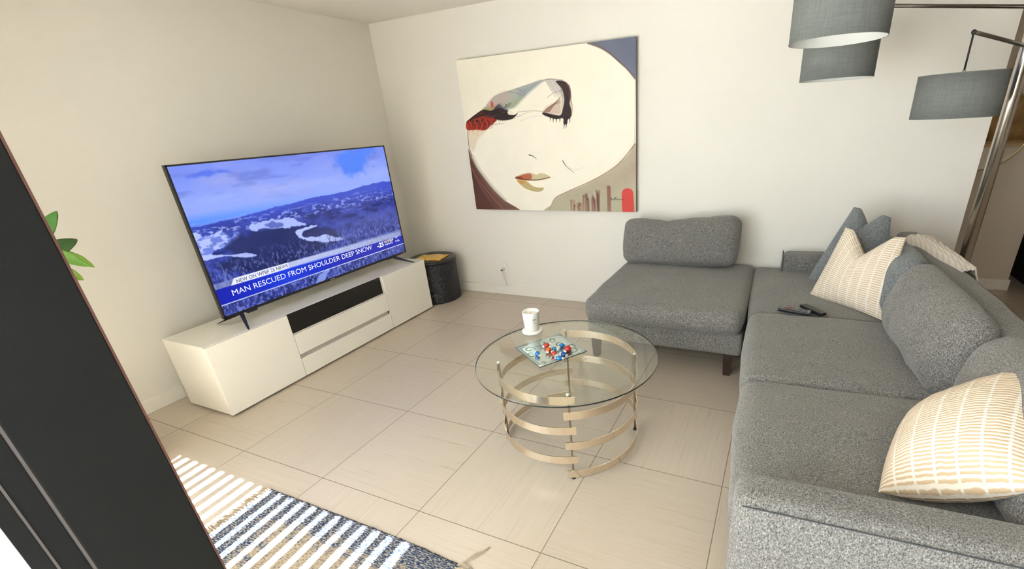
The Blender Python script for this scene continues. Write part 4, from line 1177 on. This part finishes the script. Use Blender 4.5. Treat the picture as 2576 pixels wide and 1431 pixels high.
for i in range(ns):
    for j in range(nw):
        f = bm.faces.new((up[i][j], up[i + 1][j], up[i + 1][j + 1], up[i][j + 1])); f.smooth = True
        f = bm.faces.new((lo[i][j], lo[i][j + 1], lo[i + 1][j + 1], lo[i + 1][j])); f.smooth = True
for i in range(ns):
    bm.faces.new((up[i][0], lo[i][0], lo[i + 1][0], up[i + 1][0])); bm.faces.new((up[i][nw], up[i + 1][nw], lo[i + 1][nw], lo[i][nw]))
for j in range(nw):
    bm.faces.new((up[0][j], up[0][j + 1], lo[0][j + 1], lo[0][j])); bm.faces.new((up[ns][j], lo[ns][j], lo[ns][j + 1], up[ns][j + 1]))
bmesh.ops.recalc_face_normals(bm, faces=bm.faces)
t = NT('cream_knit')
v_ = t.coord('Object', (1, 1, 1), (0, 0, R(2.6)))
wv = t.n('ShaderNodeTexWave'); wv.bands_direction = 'X'; wv.inputs['Scale'].default_value = 22; wv.inputs['Distortion'].default_value = 0.6
t.l(v_, wv.inputs['Vector'])
t.col(t.ramp(wv.outputs['Fac'], [(0.1, (0.70, 0.62, 0.55)), (0.5, (0.80, 0.74, 0.66))])); t.bump(wv.outputs['Fac'], 0.5, 0.004); t.set(0.95, 0, 0.1)
bl = bm_obj('knitted_throw', bm, t.m); bl.location = c0
tag(bl, 'cream knitted throw draped along the top of the sofa back', 'blanket')

# remotes
def remote(label, x, y, z, rz, L, W_, buttons, tilt=(0, 0)):
    o = thing('remote_control', label, 'remote control', (x, y, z), rz, None)
    o.rotation_euler = (R(tilt[0]), R(tilt[1]), rz)
    bm = bmesh.new(); add_box(bm, -L / 2, L / 2, -W_ / 2, W_ / 2, 0, 0.018, 0.006, 3)
    bm_obj('handset', bm, M['black'], o, smooth=False)
    if buttons:
        kb = plain('grey_remote_key', (0.25, 0.25, 0.26), 0.4); kw = plain('pale_remote_key', (0.60, 0.60, 0.62), 0.4); kr = plain('red_remote_key', (0.35, 0.04, 0.02), 0.4)
        rn = random.Random(2)
        for i in range(13):
            for j in range(3):
                cx = -L / 2 + 0.014 + i * (L - 0.026) / 12; cy = (j - 1) * W_ * 0.29
                if 3 <= i <= 4: continue
                lab = kw if ((i < 2 and j != 1) or i in (6, 7, 12) and rn.random() < 0.8) else kb
                bm = bmesh.new(); add_box(bm, cx - 0.0032, cx + 0.0032, cy - 0.0035, cy + 0.0035, 0.0175, 0.0195, 0.0008, 1)
                bm_obj('button', bm, lab, o)
        bm = bmesh.new(); add_lathe(bm, [(0.005, 0.0178), (0.0055, 0.0192), (0.011, 0.0192), (0.0115, 0.0178)], 20, (-L / 2 + 0.014 + 3.5 * (L - 0.026) / 12, 0, 0)); bm_obj('navigation_ring', bm, kr, o)
    else:
        bm = bmesh.new(); add_box(bm, L / 2 - 0.02, L / 2 - 0.012, -0.003, 0.003, 0.0175, 0.0190, 0.0005, 1); bm_obj('button', bm, plain('pale_remote_dot', (0.5, 0.5, 0.5), 0.4), o)
    return o
remote('black remote control with rows of small pale keys lying on the seat', 3.672, -1.008, 0.4815, R(-13), 0.170, 0.052, True)
remote('plain dark remote control lying slanted beside the keyed remote', 3.766, -0.968, 0.4815, R(-50), 0.160, 0.045, False)

# ------------------------------------------------------------------ floor lamp
PX, PY = 4.514, -0.520
lp = thing('floor_lamp', 'tall nickel floor lamp with three grey drum shades on arms, behind the sofa', 'lamp', (PX, PY, 0))
bm = bmesh.new(); add_lathe(bm, [(0, 0.0), (0.17, 0.0), (0.175, 0.005), (0.175, 0.022), (0.16, 0.03), (0.03, 0.036), (0, 0.036)], 64); bm_obj('base', bm, M['steel'], lp)
bm = bmesh.new(); add_lathe(bm, [(0, 0.036), (0.028, 0.036), (0.028, 2.22), (0.025, 2.235), (0, 2.24)], 40); bm_obj('pole', bm, M['steel'], lp)
def lamp_arm(cx, cy, za, zb, ztop, zbot, r, tilt=0.0):
    dx, dy = cx - PX, cy - PY
    bm = bmesh.new()
    add_tube(bm, [(0.02 * dx, 0.02 * dy, za), (dx, dy, zb)], 0.0085, 12)
    arm = bm_obj('arm', bm, M['darksteel'], lp)
    bm = bmesh.new(); bmesh.ops.create_uvsphere(bm, u_segments=12, v_segments=8, radius=0.0105, matrix=Matrix.Translation((dx, dy, zb)))
    add_tube(bm, [(dx, dy, zb), (dx, dy, ztop + 0.012)], 0.004, 10); bm_obj('drop_rod', bm, M['black'], arm)
    bm = bmesh.new(); add_lathe(bm, [(0, 0.014), (0.007, 0.014), (0.008, 0.0), (0.008, -0.012), (0, -0.012)], 16, (dx, dy, ztop)); bm_obj('finial', bm, M['steel'], arm)
    bm = bmesh.new(); h = ztop - zbot
    add_lathe(bm, [(r, -h), (r, 0)], 80, mi=0)
    add_lathe(bm, [(r - 0.002, 0), (r - 0.002, -h)], 80, mi=1)
    add_lathe(bm, [(r, 0), (r - 0.002, 0)], 80, mi=0); add_lathe(bm, [(r - 0.002, -h), (r, -h)], 80, mi=0)
    for zz in (-h + 0.001, -0.001):
        add_lathe(bm, [(r + 0.0006, zz - 0.0015), (r + 0.0006, zz + 0.0015)], 80, mi=0)
    bmesh.ops.remove_doubles(bm, verts=bm.verts, dist=1e-5)
    sh = bm_obj('lamp_shade', bm, [M['shade'], M['shadein']], lp)
    sh.location = (dx, dy, ztop)
    sh.rotation_euler = (R(tilt), 0, 0)
    bm = bmesh.new()
    for k in range(3):
        a = 2 * PI * k / 3 + 0.5; add_tube(bm, [(0, 0, -0.008), ((r - 0.003) * math.cos(a), (r - 0.003) * math.sin(a), -0.008)], 0.0018, 6)
    bm_obj('spider', bm, M['steel'], sh)
    bm = bmesh.new(); add_lathe(bm, [(0, -0.008), (0.017, -0.010), (0.017, -0.055), (0, -0.055)], 20); add_lathe(bm, [(0, -0.115), (0.018, -0.108), (0.029, -0.088), (0.024, -0.068), (0.014, -0.055)], 24)
    bm_obj('bulb', bm, M['porcelain'], sh)
lamp_arm(4.236, -0.756, 1.742, 1.803, 1.640, 1.453, 0.1715)
lamp_arm(3.717, -0.660, 1.900, 1.985, 1.860, 1.662, 0.1715)
lamp_arm(3.660, -1.370, 2.090, 2.120, 1.965, 1.768, 0.1715, -1.0)

# ------------------------------------------------------------------ rug
def rugmat():
    t = NT('blue_woven_cotton')
    v = t.coord('Object', (60, 220, 1)); v2 = t.coord('Object', (9, 26, 1))
    f = t.noise(v, 1.0, 4, 0.7); g = t.noise(v2, 1.0, 3, 0.6)
    navy = t.ramp(f, [(0.40, (0.016, 0.030, 0.070)), (0.50, (0.050, 0.075, 0.125)), (0.57, (0.40, 0.36, 0.30)), (0.72, (0.58, 0.53, 0.45))])
    sand = t.ramp(f, [(0.38, (0.05, 0.075, 0.13)), (0.44, (0.33, 0.26, 0.18)), (0.6, (0.46, 0.38, 0.29))])
    sep = t.n('ShaderNodeSeparateXYZ'); tc = t.n('ShaderNodeTexCoord'); t.l(tc.outputs['Object'], sep.inputs[0])
    dx = t.math('ABSOLUTE', sep.outputs[0]); dy = t.math('ABSOLUTE', sep.outputs[1])
    edge = t.math('MAXIMUM', t.math('DIVIDE', dx, 0.56), t.math('DIVIDE', dy, 0.30))
    k = t.math('ADD', t.math('MULTIPLY', edge, 0.75), t.math('MULTIPLY', g, 0.9))
    fac = t.n('ShaderNodeMapRange'); fac.inputs[1].default_value = 0.78; fac.inputs[2].default_value = 0.95
    t.l(k, fac.inputs[0])
    t.col(t.mix(fac.outputs[0], sand, navy))
    t.bump(f, 0.6, 0.003); t.set(0.95, 0, 0.1)
    return t.m
RX0, RX1, RY1, RY0 = 1.440, 2.560, -2.768, -3.395
rg = thing('rug', 'blue and beige woven rug with fringed ends lying by the door in striped sunlight', 'rug', ((RX0 + RX1) / 2, (RY0 + RY1) / 2, 0))
bm = bmesh.new()
def rz_(x, y): return 0.0075 + 0.0025 * noise.noise(Vector((x * 7, y * 9, 2)))
nx, ny = 90, 50
hx, hy = (RX1 - RX0) / 2, (RY1 - RY0) / 2
def rp(i, j):
    a = -1 + 2 * i / nx; b = -1 + 2 * j / ny
    x = a * hx + (0.003 * noise.noise(Vector((b * 9, 5, 0))) if abs(a) == 1 else 0); y = b * hy + (0.004 * noise.noise(Vector((a * 14, 0, 7))) if abs(b) == 1 else 0)
    if a > 0 and b > 0: y -= 0.016 * a ** 3
    return x, y
T_ = [[bm.verts.new((*rp(i, j), rz_(*rp(i, j)) if 0 < i < nx and 0 < j < ny else 0.006)) for i in range(nx + 1)] for j in range(ny + 1)]
B_ = [[bm.verts.new((*rp(i, j), 0.0008)) for i in range(nx + 1)] for j in range(ny + 1)]
for j in range(ny):
    for i in range(nx):
        f = bm.faces.new((T_[j][i], T_[j][i + 1], T_[j + 1][i + 1], T_[j + 1][i])); f.smooth = True
for i in range(nx):
    bm.faces.new((B_[0][i], B_[0][i + 1], T_[0][i + 1], T_[0][i])); bm.faces.new((T_[ny][i], T_[ny][i + 1], B_[ny][i + 1], B_[ny][i]))
for j in range(ny):
    bm.faces.new((T_[j][0], T_[j + 1][0], B_[j + 1][0], B_[j][0])); bm.faces.new((B_[j][nx], B_[j + 1][nx], T_[j + 1][nx], T_[j][nx]))
bm_obj('woven_field', bm, rugmat(), rg)
rn = random.Random(11)
for sgn in (-1, 1):
    bm = bmesh.new()
    nf = 46
    for k in range(nf):
        y0 = -hy + 0.006 + (2 * hy - 0.012) * k / (nf - 1)
        sw = 0.008 * math.sin(k * 0.55) + rn.uniform(-0.009, 0.009)
        for s_ in range(3):
            L = rn.uniform(0.055, 0.085)
            jy = rn.uniform(-0.006, 0.006)
            pts = [(sgn * (hx - 0.004), y0 + jy * 0.4 - (0.014 if sgn > 0 and k > nf - 4 else 0), 0.006), (sgn * (hx + L * 0.35), y0 + jy + sw * 0.5, 0.007 + rn.uniform(0, 0.006)), (sgn * (hx + L * 0.7), y0 + jy + sw, 0.006 + rn.uniform(0, 0.004)), (sgn * (hx + L), y0 + jy * 2 + sw * 1.6, 0.002)]
            add_tube(bm, smooth_path(pts, 3), [0.0016] * 9 + [0.0007], 5)
    if sgn > 0:
        for s_ in range(4):
            add_tube(bm, smooth_path([(hx - 0.005, hy - 0.02, 0.006), (hx + 0.015, hy + 0.0 + 0.002 * s_, 0.010), (hx + 0.035 + 0.003 * s_, hy + 0.045, 0.012), (hx + 0.065, hy + 0.085 + 0.004 * s_, 0.004)], 4), 0.0022, 5)
    fr = bm_obj('fringe', bm, plain('tan_cotton_fringe', (0.42, 0.34, 0.24), 0.9, var=0.15, scale=60), rg)
    fr['kind'] = 'stuff'

# ------------------------------------------------------------------ potted plant behind the door stile
pp = thing('potted_plant', 'leafy green plant in a pot by the door, leaves showing past the dark frame', 'plant', (0.56, -2.955, 0))
bm = bmesh.new(); add_lathe(bm, [(0, 0.0), (0.10, 0.0), (0.105, 0.005), (0.135, 0.26), (0.140, 0.275), (0.132, 0.278), (0.126, 0.262), (0.120, 0.235), (0, 0.235)], 48); bm_obj('pot', bm, M['porcelain'], pp)
bm = bmesh.new(); add_lathe(bm, [(0.1205, 0.236), (0.09, 0.243), (0, 0.247)], 32); bm_obj('soil', bm, plain('dark_potting_soil', (0.03, 0.02, 0.012), 0.95, var=0.4, scale=90), pp)
stems = [[(0.0, 0.0, 0.24), (0.01, 0.01, 0.6), (0.03, 0.01, 0.95), (0.06, 0.03, 1.30)], [(0.02, -0.02, 0.24), (0.05, -0.06, 0.6), (0.08, -0.05, 0.95), (0.10, -0.02, 1.12)], [(-0.02, 0.02, 0.24), (-0.06, 0.0, 0.7), (-0.10, 0.03, 1.1)]]
bm = bmesh.new()
for s_ in stems: add_tube(bm, smooth_path(s_), 0.007, 8)
bm_obj('stem', bm, plain('brown_green_stem', (0.12, 0.12, 0.04), 0.8, var=0.3, scale=30), pp)
def leafmat(name, c):
    t = NT(name)
    f = t.noise(t.coord('Object'), 18, 2)
    t.col(t.ramp(f, [(0.3, tuple(x * 0.8 for x in c)), (0.7, tuple(min(1, x * 1.2) for x in c))])); t.set(0.45, 0, 0.4)
    ms = t.n('ShaderNodeMixShader'); ms.inputs[0].default_value = 0.35
    tl = t.n('ShaderNodeBsdfTranslucent'); tl.inputs[0].default_value = (c[0] * 1.3, c[1] * 1.3, c[2] * 0.9, 1)
    t.l(t.b.outputs[0], ms.inputs[1]); t.l(tl.outputs[0], ms.inputs[2]); t.l(ms.outputs[0], t.out.inputs['Surface'])
    return t.m
LM = [leafmat('mid_green_leaf', (0.09, 0.24, 0.05)), leafmat('dark_green_leaf', (0.055, 0.13, 0.03)), leafmat('light_green_leaf', (0.24, 0.46, 0.11)), leafmat('yellow_green_leaf', (0.26, 0.42, 0.07))]
def leaf(p0, tip, width, nrm, mi, curl=0.03, label=None):
    """leaf blade from p0 to tip (room coordinates)"""
    p0 = Vector(p0) - pp.location; tip = Vector(tip) - pp.location
    ax = tip - p0; L = ax.length; ax.normalize()
    nr = Vector(nrm); nr = (nr - ax * nr.dot(ax)).normalized(); sd = ax.cross(nr)
    bm = bmesh.new(); n = 14; rows = []
    for i in range(n + 1):
        f = i / n
        wv = width * (math.sin(PI * min(1, f ** 0.75)) ** 0.75 * (0.55 + 0.6 * f)) if 0 < f < 1 else 0.001
        wv = max(wv, 0.0015)
        c = p0 + ax * L * f + nr * (curl * math.sin(PI * f))
        row = []
        for j in range(-4, 5):
            g = j / 4
            row.append(c + sd * wv * g + nr * (0.25 * wv * abs(g) + 0.003 * math.sin(f * 16 + g * 2) * abs(g)))
        rows.append(row)
    U2 = [[bm.verts.new(p) for p in r] for r in rows]; D2 = [[bm.verts.new(p - nr * 0.0008) for p in r] for r in rows]
    for i in range(n):
        for j in range(8):
            f = bm.faces.new((U2[i][j], U2[i + 1][j], U2[i + 1][j + 1], U2[i][j + 1])); f.smooth = True
            f = bm.faces.new((D2[i][j], D2[i][j + 1], D2[i + 1][j + 1], D2[i + 1][j])); f.smooth = True
    for i in range(n):
        bm.faces.new((U2[i][0], D2[i][0], D2[i + 1][0], U2[i + 1][0])); bm.faces.new((U2[i][8], U2[i + 1][8], D2[i + 1][8], D2[i][8]))
    add_tube(bm, [p0 - ax * 0.05 - Vector((0, 0, 0.01)), p0], 0.0018, 6)
    return bm_obj('leaf', bm, LM[mi], pp, label)
def at_az(az, el, dist):
    a, e = R(az), R(el)
    return CAM + Vector((math.sin(a) * dist, math.cos(a) * dist, math.tan(e) * dist))
tc_ = (CAM - pp.location - Vector((0, 0, 1.2))).normalized()
for az0, el0, az1, el1, dd, wd, mi in ((-73.9, -7.0, -71.55, -4.2, 2.95, 0.034, 0), (-73.7, -7.6, -71.2, -6.6, 2.95, 0.038, 1), (-73.9, -6.6, -71.3, -8.9, 2.85, 0.030, 2), (-72.8, -7.0, -71.0, -9.05, 2.95, 0.022, 3), (-73.6, -8.3, -72.0, -9.9, 2.85, 0.026, 3), (-74.8, -3.0, -73.3, -1.0, 2.95, 0.03, 0)):
    leaf(at_az(az0, el0, dd), at_az(az1, el1, dd), wd, tc_ + Vector((0, 0, 0.35)), mi, 0.012)
rn = random.Random(4)
for k in range(20):
    s_ = smooth_path(stems[k % 3]); p = s_[int(len(s_) * (0.45 + 0.5 * rn.random()))] + pp.location
    a = rn.uniform(PI * 0.75, PI * 2.0)
    tip = p + Vector((math.cos(a) * 0.13, math.sin(a) * 0.13, rn.uniform(0.0, 0.10)))
    leaf(p + (tip - p) * 0.3, tip, 0.034, (0, 0, 1), rn.randrange(4))

# ------------------------------------------------------------------ hall: mirror, dark cabinet, kitchen end
mr = thing('round_mirror', 'round mirror with a thin brass rim on the hall wall', 'mirror', (4.915, 1.21, 1.290))
def disc(r0, r1, y0, y1, mt, nm):
    bm = bmesh.new(); add_lathe(bm, [(r0, 0), (r1, 0), (r1, y1 - y0), (r0, y1 - y0)] if r0 > 0 else [(0, 0), (r1, 0), (r1, y1 - y0), (0, y1 - y0)], 96, close=(r0 > 0))
    for v in bm.verts: v.co = Vector((v.co.x, y1 - v.co.z, v.co.y))
    bmesh.ops.recalc_face_normals(bm, faces=bm.faces)
    return bm_obj(nm, bm, mt, mr, autos=40)
t = NT('mirror_silver'); t.l(t.ramp(t.noise(t.coord('Object'), 3, 1), [(0.3, (0.86, 0.84, 0.80)), (0.7, (0.88, 0.86, 0.82))]), t.b.inputs['Base Color']); t.set(0.02, 1.0)
disc(0, 0.298, -0.012, 0.0, t.m, 'mirror_glass')
disc(0.296, 0.304, -0.018, 0.0, plain('brass_rim', (0.45, 0.34, 0.16), 0.3, metal=1.0), 'rim')
dc = thing('black_cabinet', 'black low cabinet with a grey top standing in the dim hall', 'cabinet', (5.86, 1.55, 0))
box('carcass', -0.30, 0.55, -0.55, 1.5, 0.0, 0.44, M['blackmat'], dc, 0.004)
box('cabinet_top', -0.31, 0.56, -0.56, 1.51, 0.44, 0.47, plain('grey_laminate', (0.16, 0.15, 0.12), 0.4), dc, 0.003)
kc = thing('kitchen_counter', 'white kitchen counter with brown stone splashback seen in the mirror', 'counter', (6.10, -3.435, 0))
box('base_unit', -0.8, 0.85, 0.0, 0.60, 0.0, 0.86, M['whitelac'], kc, 0.003)
box('worktop', -0.82, 0.87, 0.0, 0.63, 0.86, 0.90, plain('cream_stone_worktop', (0.55, 0.42, 0.26), 0.3, var=0.2), kc, 0.003)
t = NT('brown_marbled_stone'); t.col(t.ramp(t.noise(t.coord('Object'), 5, 5, 0.7), [(0.3, (0.22, 0.12, 0.04)), (0.5, (0.42, 0.26, 0.10)), (0.7, (0.55, 0.38, 0.18))])); t.set(0.35)
box('splashback', -0.8, 0.85, 0.002, 0.02, 0.90, 2.2, t.m, kc)
cm = thing('coffee_maker', 'small dark coffee maker on the kitchen counter, reflected in the mirror', 'coffee maker', (6.05, -3.10, 0.902))
bm = bmesh.new(); add_box(bm, -0.09, 0.09, -0.11, 0.11, 0.0, 0.03, 0.008); add_box(bm, -0.09, 0.09, -0.11, -0.03, 0.03, 0.22, 0.008); add_box(bm, -0.09, 0.09, -0.11, 0.10, 0.20, 0.27, 0.012)
bm_obj('machine_body', bm, M['black'], cm)
bm = bmesh.new(); add_lathe(bm, [(0, 0.032), (0.045, 0.032), (0.055, 0.08), (0.04, 0.14), (0.04, 0.15), (0, 0.15)], 24, (0, 0.04, 0)); bm_obj('carafe', bm, M['blackglass'], cm)
